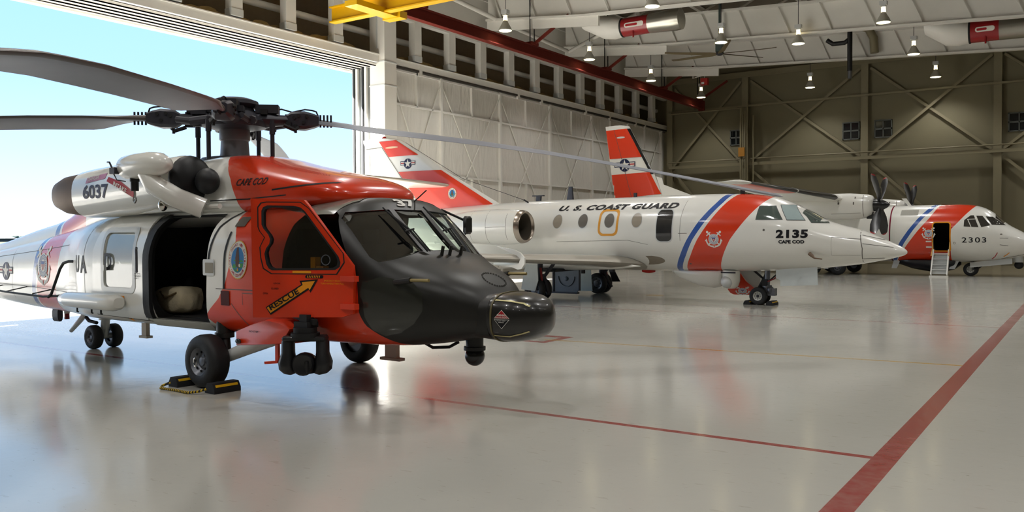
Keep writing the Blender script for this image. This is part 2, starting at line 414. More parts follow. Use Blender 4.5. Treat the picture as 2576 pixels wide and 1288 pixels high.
# wrinkles in the vinyl: stretched waves
nt = vinyl.node_tree; b_ = nt.nodes['Principled BSDF']
tc = nt.nodes.new('ShaderNodeTexCoord'); mp_ = nt.nodes.new('ShaderNodeMapping'); mp_.inputs['Scale'].default_value = (1, 1, .28); mp_.inputs['Rotation'].default_value = (.25, 0, 0)
wv = nt.nodes.new('ShaderNodeTexNoise'); wv.inputs['Scale'].default_value = 1.9; wv.inputs['Detail'].default_value = 3; wv.inputs['Distortion'].default_value = 1.4
bp_ = nt.nodes.new('ShaderNodeBump'); bp_.inputs['Strength'].default_value = .55; bp_.inputs['Distance'].default_value = .12
nt.links.new(tc.outputs['Object'], mp_.inputs[0]); nt.links.new(mp_.outputs[0], wv.inputs['Vector']); nt.links.new(wv.outputs['Fac'], bp_.inputs['Height']); nt.links.new(bp_.outputs[0], b_.inputs['Normal'])
# ---- floor: glossy resin with painted lines
def floor_material():
    m = bpy.data.materials.new('glossy_resin_floor'); m.use_nodes = True; nt = m.node_tree; N = nt.nodes; L = nt.links; b = N['Principled BSDF']
    tc = N.new('ShaderNodeTexCoord'); sp = N.new('ShaderNodeSeparateXYZ'); L.new(tc.outputs['Object'], sp.inputs[0])
    def math_(op, a, bb=None, c=None):
        q = N.new('ShaderNodeMath'); q.operation = op
        for i, v in enumerate((a, bb, c)):
            if v is None: continue
            if isinstance(v, (int, float)): q.inputs[i].default_value = v
            else: L.new(v, q.inputs[i])
        return q.outputs[0]
    X, Y = sp.outputs['X'], sp.outputs['Y']
    def band(v, c, w): return math_('LESS_THAN', math_('ABSOLUTE', math_('SUBTRACT', v, c)), w / 2)
    def rng(v, a, bb): return math_('MULTIPLY', math_('GREATER_THAN', v, a), math_('LESS_THAN', v, bb))
    def noise(sc, vec=None, det=6):
        n = N.new('ShaderNodeTexNoise'); n.inputs['Scale'].default_value = sc; n.inputs['Detail'].default_value = det
        mp = N.new('ShaderNodeMapping'); mp.inputs['Scale'].default_value = vec or (1, 1, 1)
        L.new(tc.outputs['Object'], mp.inputs[0]); L.new(mp.outputs[0], n.inputs['Vector']); return n.outputs['Fac']
    def mix(fac, a, c):
        x = N.new('ShaderNodeMix'); x.data_type = 'RGBA'
        for i, v in ((0, fac), (6, a), (7, c)):
            if isinstance(v, tuple): x.inputs[i].default_value = (*v, 1)
            else: L.new(v, x.inputs[i])
        return x.outputs[2]
    base = mix(noise(.35), lin('ACAAA1'), lin('B9B7AF'))
    scuff = math_('MULTIPLY', math_('GREATER_THAN', noise(5.5, (1, 3.2, 1), 9), .66), .22)
    base = mix(scuff, base, lin('8A8474'))
    spots = math_('MULTIPLY', math_('GREATER_THAN', noise(16, (1, 1.6, 1), 4), .735), .55)
    base = mix(spots, base, lin('6A6456'))
    worn = math_('MULTIPLY_ADD', noise(9, None, 5), .35, .68)
    redl = band(X, -1.4, .2)
    redl = math_('MAXIMUM', redl, math_('MULTIPLY', band(Y, 7.49, .09), rng(X, -60, -1.4)))
    redl = math_('MAXIMUM', redl, math_('MULTIPLY', band(Y, 19.24, .07), rng(X, -24, -1.4)))
    o = math_('MULTIPLY', rng(X, -8.6, -7.82), rng(Y, 12.5, 13.5)); i = math_('MULTIPLY', rng(X, -8.46, -7.97), rng(Y, 12.66, 13.3))
    redl = math_('MAXIMUM', redl, math_('SUBTRACT', o, i))
    redl = math_('MULTIPLY', redl, math_('MINIMUM', worn, 1.))
    base = mix(math_('MULTIPLY', i, .35), base, lin('7C7868'))
    base = mix(redl, base, lin('8E241F'))
    yl = math_('MULTIPLY', band(math_('MULTIPLY_ADD', X, -.077, Y), 13.54, .085), rng(X, -8.1, -1.5))
    e_ = math_('ADD', math_('POWER', math_('DIVIDE', math_('SUBTRACT', X, -11.25), .42), 2.), math_('POWER', math_('DIVIDE', math_('SUBTRACT', Y, 24.2), .3), 2.))
    yl = math_('MAXIMUM', yl, math_('LESS_THAN', e_, 1.))
    base = mix(math_('MULTIPLY', yl, .85), base, lin('B8902E'))
    jl = math_('MAXIMUM', band(Y, 32.6, .05), math_('MAXIMUM', band(Y, 38.6, .06), band(Y, 26.5, .03)))
    base = mix(math_('MULTIPLY', jl, .5), base, lin('6B6552'))
    far = math_('GREATER_THAN', Y, 42.2); base = mix(math_('MULTIPLY', far, .75), base, lin('75694A'))  # far zone: the brown reflection of the far wall, put into the floor colour
    out_ = math_('LESS_THAN', X, -27.4); base = mix(out_, base, lin('9A9892'))
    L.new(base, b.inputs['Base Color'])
    r = math_('MULTIPLY_ADD', noise(1.2, None, 5), .1, .065)
    r = math_('ADD', r, math_('MULTIPLY', noise(14, (1, 2.5, 1), 5), .05))
    L.new(math_('MAXIMUM', r, math_('MULTIPLY', out_, .8)), b.inputs['Roughness'])
    b.inputs['IOR'].default_value = 1.55
    bp = N.new('ShaderNodeBump'); bp.inputs['Strength'].default_value = .05; bp.inputs['Distance'].default_value = .02
    L.new(noise(7, (1, 1, 1), 2), bp.inputs['Height']); L.new(bp.outputs[0], b.inputs['Normal'])
    return m
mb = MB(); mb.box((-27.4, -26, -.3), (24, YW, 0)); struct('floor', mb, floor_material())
apron = mat('sunlit_concrete_apron', '9A9892', .85, noise=.06, nscale=.4)
mb = MB(); mb.box((-108, -300, -.3), (-27.4, 260, -.002)); o = struct('apron', mb, apron); tag(o, 'pale concrete apron outside the hangar door', None, kind='structure')
grass = mat('mown_airfield_grass', '3E4428', .95, noise=.25, nscale=.05)
mb = MB(); mb.box((-900, -500, -.4), (-108, 900, -.05)); o = struct('airfield_grass', mb, grass); tag(o, 'flat green airfield grass far beyond the apron', None)
# ---- walls out of frame and far wall
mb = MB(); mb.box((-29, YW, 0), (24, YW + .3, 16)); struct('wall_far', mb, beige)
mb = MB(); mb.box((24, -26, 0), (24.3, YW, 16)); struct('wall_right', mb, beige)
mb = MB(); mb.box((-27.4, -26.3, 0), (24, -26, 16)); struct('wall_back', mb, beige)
RX = ((-24.8, 12.42), (-19.4, 11.86), (-3, 10.93), (22, 9.6))          # lower edge of the roof trusses, falling away from the door
def rz(x):
    for (a, b), (c, d) in zip(RX[:-1], RX[1:]):
        if x <= c: return b + (d - b) * (x - a) / (c - a)
    return RX[-1][1]
mb = MB(); mb.loft([[(x, -26, z), (x, YW, z), (x, YW, z + .3), (x, -26, z + .3)] for x, z in ((-29, 15.0), (-24.8, 14.7), (-19.4, 14.1), (-3, 13.2), (24, 11.8))]); struct('ceiling', mb, roofm)
# front wall above the door: outer skin behind the posts, spandrel above them
mb = MB(); mb.box((-28.4, -26, 9.6), (-28.1, YW, 15.3)); struct('wall_front', mb, recess)
mb = MB(); mb.box((XW - .1, -26, 11.75), (XW + .1, YW, 15.2)); mb.box((XW - .16, -26, 11.45), (XW + .16, YW, 11.75)); mb.box((XW - .02, -26, 13.6), (XW + .14, YW, 13.75)); struct('trim_1', mb, wallw)
mb = MB(); mb.box((XW - .2, -26, 0), (XW, -3, 9.3)); struct('wall_light_block', mb, vinyl)   # unseen closed leaves, added to cut daylight and its reflections on the helicopter
# head beam, ledge and door tracks
mb = MB(); mb.box((XW - .25, -26, 9.3), (XW + .12, YW, 9.62)); mb.box((XW - .3, -26, 9.62), (XW + .16, YW, 9.66), 0); mb.box((XW - 2.9, -26, 9.6), (XW - .25, YW, 9.7)); struct('trim_2', mb, [wallw])
mb = MB()
for k in range(5):
    x = XW - .05 - k * .36
    mb.box((x - .07, -26, 9.17 if k < 4 else 9.15), (x, YW, 9.62), 0)
    mb.box((x - .36, -26, 9.28), (x, YW, 9.62), 0); mb.box((x - .16, -26, 9.17), (x, YW, 9.2), 0)
mb.box((-27.25, -26, 9.1), (-27.0, YW, 9.7), 0); struct('trim_3', mb, wallw)
mb = MB(); mb.box((XW + .02, 28, 9.27), (XW + .13, YW, 9.36), 0); struct('trim_4', mb, mat('dark_track_gap', '3A352F', .8))
# insulation on the ledge
mb = MB()
for k in range(150):
    y = 2 + k * .365 + random.uniform(-.1, .1); r = random.uniform(.2, .36)
    if 26.2 < y < 28.8: continue
    mb.sph((XW - .52 + random.uniform(-.1, .06), y, 9.68), (.18, r * 1.6, r), 8, 5)
o = mb.build('loose_insulation', fluff); tag(o, 'strip of loose yellow insulation lying on the ledge above the door head', 'insulation', kind='stuff')
mb = MB(); mb.tube([(-26.1, -26, 10.5), (-26.1, YW, 10.8)], .14, 12); o = mb.build('water_pipe', wallw); tag(o, 'long white pipe running behind the posts above the door', 'pipe')
# square posts hanging above the door
pm = MB(); pm.box((-.17, -.24, 9.98), (.17, .24, 11.6)); pc = MB(); pc.box((-.19, -.26, 9.72), (.19, .26, 9.98))
first = None
LADJ = {0: 'left'}
ys = [17.32, 19.82, 22.3, 24.77] + [29.68 + 2.5 * i for i in range(11)]
vis = [y for y in ys if y > 17]
n_left = 0
for i, y in enumerate(ys):
    if first is None:
        r0 = thing('hanger_post', 'x', 'post', (XW, y, 0)); o1 = pm.build('post_shaft', wallw, r0); o2 = pc.build('post_cap', palew, r0); first = r0; q = r0
    else:
        q = copy_tree(first); q.location = (XW, y, 0)
    if y < 27:
        k = [17.32, 19.82, 22.3, 24.77].index(y); lb = ['leftmost white square post above the open doorway, cut by the top edge', 'white square post above the open doorway, third left of the tall white pier', 'white square post above the open doorway, second left of the tall white pier', 'white square post above the open doorway, nearest left of the tall white pier'][k]
    else:
        k = int(round((y - 29.68) / 2.5)); lb = 'white square post over the closed door, %s right of the tall white pier' % ['first', 'second', 'third', 'fourth', 'fifth', 'sixth', 'seventh', 'eighth', 'ninth', 'tenth', 'eleventh'][k]
    q['label'] = lb; q['group'] = 'square posts above the hangar door'
# tall pier between opening and closed door
t = thing('pier', 'tall white sheet-clad pier at the right edge of the door opening', 'column', (-25.3, 27.45, 0))
mb = MB(); mb.box((-.5, -.3, 0), (.35, .45, 11.9)); mb.build('pier_body', wallw, t)
for z in (3.2, 6.0, 8.3, 9.3): mb = MB(); mb.box((-.52, -.33, z), (.37, .47, z + .05)); mb.build('joint_strip', palew, t)
mb = MB(); mb.box((-.1, -.34, 9.9), (-.03, -.3, 11.6)); mb.build('conduit', palew, t)
# ---- sliding door leaves stacked at the edge of the opening, seen end on
def leaf(x, lab, y0=27.15):
    t = thing('door_leaf', lab, 'hangar door', (x, y0, 0), group='sliding door leaves stacked beside the pier')
    mb = MB(); mb.box((-.07, .05, .1), (.07, 6, 9.45)); mb.box((-.16, .02, .1), (-.1, .12, 9.5)); mb.build('leaf_panel', palew, t)
    mb = MB(); mb.box((.06, .0, .1), (.17, .1, 9.42)); mb.build('edge_channel', wallw, t)
    mb = MB(); mb.box((-.1, -.02, .1), (-.01, .06, 9.36)); mb.build('rubber_seal', rubber, t)
leaf(-26.72, 'outer white sliding door leaf seen end on, farther from the tall pier')
leaf(-26.2, 'inner white sliding door leaf seen end on, beside the tall pier')
# ---- closed hangar door: lining with steel frame
t = thing('hangar_door', 'closed white vinyl-lined sliding hangar door with steel bracing right of the pier', 'hangar door', (XW, 28, 0))
mb = MB(); mb.box((-.25, 0, 0), (-.12, 28.95, 9.3)); mb.build('vinyl_lining', vinyl, t)
cols = [0.05, 3.55, 8.4, 13.3, 18.2, 23.1, 28.3]
for c in cols:
    mb = MB(); mb.box((-.12, c - .08, .05), (.02, c + .08, 9.28)); mb.build('door_stud', wallw, t)
for z in (9.2, 7.72, 4.7, 1.7, .2):
    mb = MB(); mb.box((-.1, 0, z - .04), (.0, 28.4, z + .04)); mb.build('door_rail', wallw, t)
for a, c in zip(cols[:-1], cols[1:]):
    for y0, y1 in ((a, c), (c, a)):
        mb = MB(); mb.beam((-.06 if y0 < y1 else -.02, y0, 9.1), (-.06 if y0 < y1 else -.02, y1, 1.8), .05, .04, up=(1, 0, 0)); mb.build('cross_brace', wallw, t)
    m_ = (a + c) / 2
    mb = MB(); mb.box((-.12, m_ - .04, 7.7), (0, m_ + .04, 9.25)); mb.box((-.12, m_ - .04, 1.7), (0, m_ + .04, 4.7)); mb.build('door_stud', wallw, t)
for y in (1.9, 9.9, 12.2, 17.2, 20.3, 24, 25.4):
    mb = MB(); mb.box((.04, y - .1, 9.1), (.14, y + .1, 9.55)); mb.build('door_guide', wallw, t)
# ---- far wall steel
COLX = [-24.9, -19.45, -11.85, -4.6, 2.7, 10.0]
for k, x in enumerate(COLX):
    mb = MB(); mb.ibeam((x, YW - .22, 0), (x, YW - .22, 12.6), .42, .4, .05, 0, up=(0, 1, 0)); o = mb.build('steel_column', beam_m)
    tag(o, ['cream wall column in the far left corner', 'cream wall column left of the pipe bundle on the far wall', 'cream wall column between the pair of far wall windows', 'cream wall column behind the parked 2303 aircraft nose', 'cream far wall column beyond the right edge', 'cream far wall column farther beyond the right edge'][k], 'column', 'steel columns on the far wall')
nm = ['leftmost', 'second', 'third', 'fourth', 'fifth']
for k in range(5):
    a, c = COLX[k] + .3, COLX[k + 1] - .3
    for s in (0, 1):
        mb = MB(); y = YW - .2 - .12 * s
        mb.beam((a if s == 0 else c, y, 12.2), (c if s == 0 else a, y, 6.75), .15, .09, up=(0, 1, 0))
        o = mb.build('diagonal_brace', beam_m); tag(o, 'cream diagonal brace %s rightwards in the %s upper bay of the far wall' % (('falling', 'rising')[s], nm[k]), 'brace', 'diagonal braces on the far wall')
    mb = MB(); mb.beam((a, YW - .26, 6.3), (c, YW - .26, .08), .16, .1, up=(0, 1, 0)); o = mb.build('diagonal_brace', beam_m)
    tag(o, 'cream diagonal brace falling rightwards in the %s lower bay of the far wall' % nm[k], 'brace', 'diagonal braces on the far wall')
for z, h, lab in ((6.62, .2, 'cream horizontal wall beam at mid height of the far wall'), (10.5, .12, 'thin cream horizontal rail high across the far wall')):
    mb = MB(); mb.box((-24.9, YW - .54, z - h / 2), (20, YW - .44, z + h / 2)); o = mb.build('steel_girt', beam_m); tag(o, lab, 'beam')
mb = MB(); mb.tube([(-24.9, YW - .62, 6.95), (20, YW - .62, 6.95)], .045, 8); o = mb.build('cream_pipe', beam_m); tag(o, 'thin cream pipe running along the mid height beam of the far wall', 'pipe')
mb = MB(); mb.tube([(-24.6, YW - .8, 10.35), (-19.6, YW - .8, 10.35), (-19.6, YW - .8, 0)], .08, 8); o = mb.build('cream_pipe', beam_m); tag(o, 'thick cream pipe turning down beside the far wall window', 'pipe')
for k, (dx, zt) in enumerate(((.14, 9.9), (.3, 10.15), (.44, 10.7), (.85, 9.8))):
    mb = MB(); mb.tube([(-19.6 + dx, YW - .8, zt), (-19.6 + dx, YW - .8, 0)], .05, 8); o = mb.build('cream_pipe', beam_m)
    tag(o, 'slim vertical cream pipe in the far wall pipe bundle, %s from its left edge' % ['second', 'third', 'fourth', 'fifth'][k], 'pipe', 'vertical pipe bundle on the far wall')
mb = MB(); mb.box((-19.72, YW - .95, 7.1), (-19.3, YW - .885, 7.7)); o = mb.build('pipe_marker', mat('pipe_marker_orange', 'B07A28', .5)); tag(o, 'orange marker band on the far wall pipe bundle', 'marker')
winm = mat('dark_window_glass', '15191B', .08, noise=.02); wfr = mat('grey_window_frame', '5C605C', .5)
for k, (x0, x1, z0, z1) in enumerate(((-20.6, -19.75, 7.95, 9.0), (-13.24, -12.2, 7.83, 8.95), (-11.34, -10.3, 7.83, 8.95), (-4.1, -3.0, 7.7, 8.8))):
    t = thing('window_%d' % (k + 1), None, None, (0, 0, 0)); t['kind'] = 'structure'
    mb = MB(); mb.box((x0, YW - .05, z0), (x1, YW - .02, z1)); mb.build('pane', winm, t)
    mb = MB()
    for a, c, d, e in ((x0, x0 + .07, z0, z1), (x1 - .07, x1, z0, z1), (x0, x1, z0, z0 + .07), (x0, x1, z1 - .07, z1), ((x0 + x1) / 2 - .03, (x0 + x1) / 2 + .03, z0, z1), (x0, x1, (z0 + z1) / 2 - .05, (z0 + z1) / 2 + .05)):
        mb.box((a, YW - .1, d), (c, YW - .04, e))
    mb.build('window_frame', wfr, t)
# beam over the far wall
mb = MB(); mb.box((-24.8, YW - .5, 12.5), (20, YW - .1, 12.8), 0); mb.box((-24.8, YW - .55, 12.42), (20, YW - .5, 12.5), 0); o = mb.build('eave_beam', beam_m); tag(o, 'long cream beam along the top of the far wall', 'beam')
# ---- roof trusses clad with white draught curtains
for k, (y, lab) in enumerate(((34.4, 'nearest white sheet-clad roof truss, crossing the top of the view'), (41.9, 'middle white sheet-clad roof truss, behind the nearest one'), (49.4, 'farthest white sheet-clad roof truss before the far wall'), (26.9, 'white roof truss at the top edge of the view, before the nearest pendant lamps'))):
    t = thing('roof_truss', lab, 'roof truss', (0, y, 0), group='roof trusses')
    def strip(y0, y1, z0, z1): return MB().loft([[(x, y0, z + z0), (x, y1, z + z0), (x, y1, z + z1), (x, y0, z + z1)] for x, z in RX])
    strip(.1, .13, .1, 1.45).build('draught_curtain', wallw, t)
    mb = strip(-.14, .14, 0, .1); mb.build('bottom_chord', wallw, t)
    strip(-.14, .14, 1.45, 1.56).build('top_chord', wallw, t)
    mb = MB(); mb.loft([[(x, 0, z - .45), (x, .12, z - .45), (x, .12, z), (x, 0, z)] for x, z in ((-24.8, 12.42), (-18.6, rz(-18.6)))]); mb.build('end_panel', wallw, t)
    for j in range(24):
        x = -24.5 + j * 1.95
        mb = MB(); mb.beam((x, -.02, rz(x) + 1.45), (x + .6, -.02, rz(x + .6) + .08), .06, .06, up=(0, 1, 0)); mb.build('web_member', wallw, t)
        mb = MB(); mb.beam((x, .1, rz(x) + 1.55), (x + .4, 1.1, rz(x + .4) + 2.2), .1, .1); mb.build('purlin_strut', wallw, t)
for k in range(8):
    x = -22.5 + k * 5.2
    mb = MB(); mb.ibeam((x, -26, rz(x) + 2.05), (x, YW - .6, rz(x) + 2.05), .2, .26, .03); o = mb.build('purlin', wallw); tag(o, 'white roof purlin under the brown deck, %s from the door wall' % ['first', 'second', 'third', 'fourth', 'fifth', 'sixth', 'seventh', 'eighth'][k], 'purlin', 'roof purlins')
# ---- crane runway and yellow bridge
t = thing('crane_runway', 'long dark red crane runway beam hung along the door wall', 'crane beam', (-22.2, 0, 0))
mb = MB(); mb.ibeam((0, 24.25, 10.68), (0, 55.9, 10.68), .3, .5, .05); mb.box((-.2, 55.7, 10.35), (.2, 55.9, 11.0)); mb.build('runway_beam', oxide, t)
for y in (26.2, 34.4, 41.9, 49.4, 55.2):
    mb = MB(); mb.box((-.22, y - .3, 10.93), (.22, y + .3, 11.05)); mb.build('hanger_clamp', oxide, t)
    mb = MB(); mb.tube([(0, y - .12, 11), (0, y - .12, 14.2)], .03, 6); mb.tube([(0, y + .25, 11), (0, y + .25, 14.2)], .03, 6); mb.build('hanger_rod', dark, t)
    mb = MB(); mb.beam((.1, y + .1, 11), (2.0, y + .1, 12.1), .12, .12); mb.build('sway_brace', oxide, t)
t = thing('crane_bridge', 'yellow crane bridge beam riding on the red runway', 'crane', (-22.2, 24.0, 0))
mb = MB(); mb.ibeam((-2.6, 0, 10.55), (9, 0, 10.55), .34, .62, .05); mb.ibeam((-1.1, -1.3, 10.95), (9, -1.3, 10.95), .3, .5, .05); mb.build('bridge_beam', yellow, t)
mb = MB(); mb.box((-.3, -1.6, 10.2), (.3, .9, 10.4)); mb.box((-.45, .55, 10.16), (.45, .95, 10.42)); mb.build('end_truck', yellow, t)
# ---- pendant lamps
lampm = mat('lamp_aluminium', 'C4C2B8', .4, metal=.25, noise=.03); lens = mat('lamp_lens', 'FFF2C0', .4, emit=7.0, noise=0); ballast = mat('lamp_ballast', 'C9CBCB', .4, noise=.02)
hot = mat('lamp_neck_glow', 'FFE9B0', .4, emit=5.0, noise=0)
lp = thing('pendant_lamp', 'x', 'lamp', (0, 0, 0)); 
mb = MB(); mb.lathe((0, 0, 0), (0, 0, 1), [(0, .29), (.02, .3), (.12, .26), (.32, .15), (.42, .1), (.44, .1)], 20, 0, (False, True)); mb.build('lamp_shade', lampm, lp)
mb = MB(); mb.lathe((0, 0, -.012), (0, 0, 1), [(0, .2), (.008, .275), (.03, .27)], 20); mb.build('lens', lens, lp)
mb = MB(); mb.lathe((0, 0, .42), (0, 0, 1), [(0, .1), (.02, .1), (.22, .085), (.24, .085)], 12); mb.build('lamp_neck', hot, lp)
mb = MB(); mb.box((-.1, -.1, .66), (.1, .1, .74)); mb.box((-.15, -.12, .74), (.15, .12, .9)); mb.build('ballast_box', ballast, lp)
mb = MB(); mb.tube([(0, 0, 0), (0, 0, 1)], .015, 6); mb.build('cord', grime, lp, (0, 0, .9))
LP = [((-21.5, 31.2), 'pendant lamp nearest the door wall, above the tail of the white jet'), ((-21.5, 38.8), 'second pendant lamp along the red crane beam'), ((-14.5, 31.3), 'pendant lamp cut by the top edge, left of the ceiling fan'),
      ((-21.5, 46.2), 'third pendant lamp along the red crane beam'), ((-21.4, 53.7), 'pendant lamp just left of the end of the red crane beam, farthest along it'), ((-14.55, 39.0), 'pendant lamp directly above the ceiling fan'),
      ((-11.65, 41.4), 'pendant lamp half hidden behind the middle truss, right of the ceiling fan'), ((-14.5, 54.1), 'pendant lamp low against the far wall, left of the black hose'), ((-7.5, 39.4), 'pendant lamp near the top right, right of the black hose'),
      ((-7.55, 47.2), 'pendant lamp before the red unit heater on the right'), ((-7.6, 54.8), 'rightmost low pendant lamp against the far wall')]
def lamp_light(x, y, z, e=640):
    ld = bpy.data.lights.new('pendant_light', 'SPOT'); lo = bpy.data.objects.new('pendant_light', ld); COL.objects.link(lo)
    ld.energy = e; ld.color = (1.0, .98, .95); ld.spot_size = R_(138); ld.spot_blend = .7; ld.shadow_soft_size = .25; lo.location = (x, y, z)
zl = 10.9
for i, ((x, y), lab) in enumerate(LP):
    q = lp if i == 0 else copy_tree(lp); q.location = (x, y, zl); q['label'] = lab; q['group'] = 'pendant lamps under the roof'
    [c for c in q.children if c.name.startswith('cord')][0].scale.z = rz(x) + 2.28 - zl - .9
    lamp_light(x, y, zl - .06)
for x in (-14.5, -7.5, -.5, 6.5, 13.5):
    for y in (-7., .7, 8.3, 16, 23.5, 31.3, 39.0, 46.5, 54.2):
        if any(abs(x - p[0][0]) + abs(y - p[0][1]) < 2.5 for p in LP): continue
        if x < -10 and y > 40: continue
        lamp_light(x, y, min(zl - .06, rz(x) - .5))
# ---- ceiling fan, hose, alarm box, ducts
t = thing('ceiling_fan', 'large ceiling fan with long tan blades below the middle truss', 'fan', (-15.6, 41.6, 10.95))
mb = MB(); mb.lathe((0, 0, 0), (0, 0, 1), [(-.08, .1), (0, .2), (.06, .2), (.1, .12)], 16); mb.build('hub', grime, t)
mb = MB(); mb.box((-.16, -.16, .1), (.16, .16, .75)); mb.tube([(0, 0, .7), (0, 0, 2.6)], .06, 8); mb.build('motor_housing', mat('fan_motor_green', '3C4A48', .5), t)
tan = mat('tan_fan_blade', '6E6248', .5)
for a in (172, 10, 60, 215, 300):
    m_ = Matrix.Rotation(R_(a), 4, 'Z') @ Matrix.Rotation(R_(12), 4, 'X'); mb = MB()
    mb.loft([[m_ @ Vector((r, -w, h)) , m_ @ Vector((r, w, h)), m_ @ Vector((r, w * .6, h + .035)), m_ @ Vector((r, -w * .6, h + .035))] for r, w, h in ((.15, .1, 0), (.5, .17, 0), (2.4, .11, .03), (2.75, .09, .05))]); mb.build('fan_blade', tan, t)
t = thing('exhaust_hose', 'black exhaust hose hanging from the roof before the far wall', 'hose', (-10.8, 48, 0))
mb = MB(); mb.tube([(-.1, 0, 13.5), (0, 0, 13.4), (0, 0, 10.55)], .13, 12); mb.tube([(0, .1, 12.3), (-.3, .1, 12.1), (-.9, .1, 12.12), (-1.2, .1, 12.35)], .12, 12); mb.build('hose_body', mat('black_hose', '161618', .5, bump=.5, bscale=20), t)
mb = MB(); mb.tube([(0, 0, 10.58), (0, 0, 10.15)], .11, 12); mb.build('hose_nozzle', alu, t)
mb = MB(); mb.tube([(.2, .7, 13.2), (.7, .7, 12.9), (.95, .7, 12.4), (1.0, .7, 11.6)], .22, 12); o = mb.build('bent_duct', beam_m); o.location = (-10.8, 48.5, 0); tag(o, 'pale bent pipe duct beside the black hose', 'duct')
t = thing('alarm_box', 'small red alarm box hanging above the end of the crane beam', 'alarm box', (-19.7, 50, 11.2))
mb = MB(); mb.box((-.22, -.12, -.2), (.22, .12, .22)); mb.build('box_body', mat('alarm_red', 'B0221C', .4), t)
mb = MB(); mb.box((-.16, -.13, -.15), (.02, -.12, -.02)); mb.build('box_plate', palew, t)
mb = MB(); mb.tube([(0, 0, .2), (0, 0, 1.3)], .02, 6); mb.build('drop_rod', palew, t)
mb = MB(); mb.tube([(-.75, 0, 2.6), (-.75, 0, .3), (-.2, 0, .4)], .05, 8); mb.build('conduit', wallw, t)
silver = mat('silver_duct', 'A8A69C', .28, metal=.85, noise=.05); ductr = mat('unit_red', '94181E', .35, coat=.3)
def unit(name, lab, y, x0, x1, x2, xl, z, r, label_txt=True):
    t = thing(name, lab, 'heater', (0, y, z))
    mb = MB(); mb.lathe((x0, 0, 0), (1, 0, 0), [(0, r), (x1 - x0, r)], 24); mb.build('red_drum', ductr, t)
    mb = MB(); mb.lathe((x0 - .02, 0, 0), (1, 0, 0), [(-.06, r * 1.04), (.0, r * 1.04), (.02, r * 1.0)], 24); mb.build('black_rim', dark, t)
    mb = MB(); mb.lathe((x1, 0, 0), (1, 0, 0), [(0, r * 1.02), (.5, r * 1.05), (x2 - x1 - .3, r * 1.15), (x2 - x1, r * 1.1)], 24); mb.build('silver_cowl', silver, t)
    mb = MB(); mb.loft([[Vector((x, r * 1.0 * s * math.cos(a), r * s * math.sin(a) + dz)) for a in [2 * math.pi * j / 16 for j in range(16)]] for x, s, dz in ((x0 - .04, 1., 0), (x0 - .5, 1.25, 0.05), (x0 - 1.0, 1.3, .15), (xl, 1.0, .6))]); mb.build('white_inlet', wallw, t)
    mb = MB(); mb.tube([(x0 + .6, -r * .7, -r * .6), (x0 + .6, -r * .7, -r - .15)], .04, 6); mb.build('drain', ductr, t)
    if label_txt:
        rd = MB().lathe((x0, 0, 0), (1, 0, 0), [(0, r), (x1 - x0, r)], 48); me = rd.build('tmp', ductr); bv = bvh_of(me); bpy.data.objects.remove(me)
        tr = text_tris('RAPIDFLOW', x0 + .25, x1 - .2, -.08, .12, bold=.02); tr = [q for q in tr]
        decal('maker_plate', [[(rrect(x0 + .2, -.13, x1 - .15, .09, .1), 0)]], bv, side(-1), [MATS['mark_white']], t, .006, .2)
        decal('maker_stripe', [[(rrect(x0 + .26, -.07, x1 - .45, .03, .04), 0)]], bv, side(-1), [MATS['mark_red']], t, .01, .2)
unit('unit_heater', 'red drum air heater with silver cowl above the white jet fuselage', 35.6, -17.9, -16.6, -15.1, -20.0, 11.4, .42)
unit('unit_heater', 'red drum air heater with silver cowl at the top right edge', 43.0, -4.55, -3.45, .6, -6.4, 10.78, .48)
# pale pipe crossing the roof
mb = MB(); mb.tube([(-25.0, 24, 13.6), (-24.2, 35, 12.4), (-24, 41.0, 12.0), (-17.5, 36.2, 12.1)], .11, 10); o = mb.build('roof_pipe', wallw); tag(o, 'white roof pipe running along the trusses above the crane beam', 'pipe')
mb = MB(); mb.tube([(-24.0, 22, 13.6), (-23.0, 36.5, 13.9)], .16, 12); o = mb.build('roof_duct', wallw); tag(o, 'white round duct under the roof above the yellow bridge', 'duct')
# ---- far treeline and buildings beyond the airfield
leafm = mat('distant_foliage', '46544C', .95, noise=.4, nscale=.15)
mb = MB()
for k in range(40):
    x, y = -660 + random.uniform(-20, 20), 215 + k * 6.4; h = random.uniform(3.6, 4.8)
    for j in range(12): mb.sph((x + random.uniform(-5, 5), y + random.uniform(-4, 4), h * random.uniform(.25, .72)), (random.uniform(2, 4), random.uniform(1.2, 2.6), h * random.uniform(.22, .32)), 10, 7)
o = mb.build('tree_belt', leafm, loc=(0, 0, -.3)); tag(o, 'hazy dark green belt of trees on the horizon beyond the airfield', 'trees', kind='stuff')
shed = mat('pale_shed', '5E6266', .6)
for k, (x, y, w, h) in enumerate(((-600, 276, 9, 3.4), (-600, 295, 7, 2.0))):
    t = thing('distant_building', ['low pale building at the left edge on the horizon', 'low long pale building just above the tail boom on the horizon'][k], 'building', (x, y, 0))
    mb = MB(); mb.box((-8, -w, 0), (8, w, h * .6)); mb.build('building_wall', mat('shed_wall', '3A4046', .7), t)
    mb = MB(); mb.loft([[(-9, yy, h * .6), (9, yy, h * .6), (0, yy, h)] for yy in (-w - .5, w + .5)]); mb.build('building_roof', shed, t)
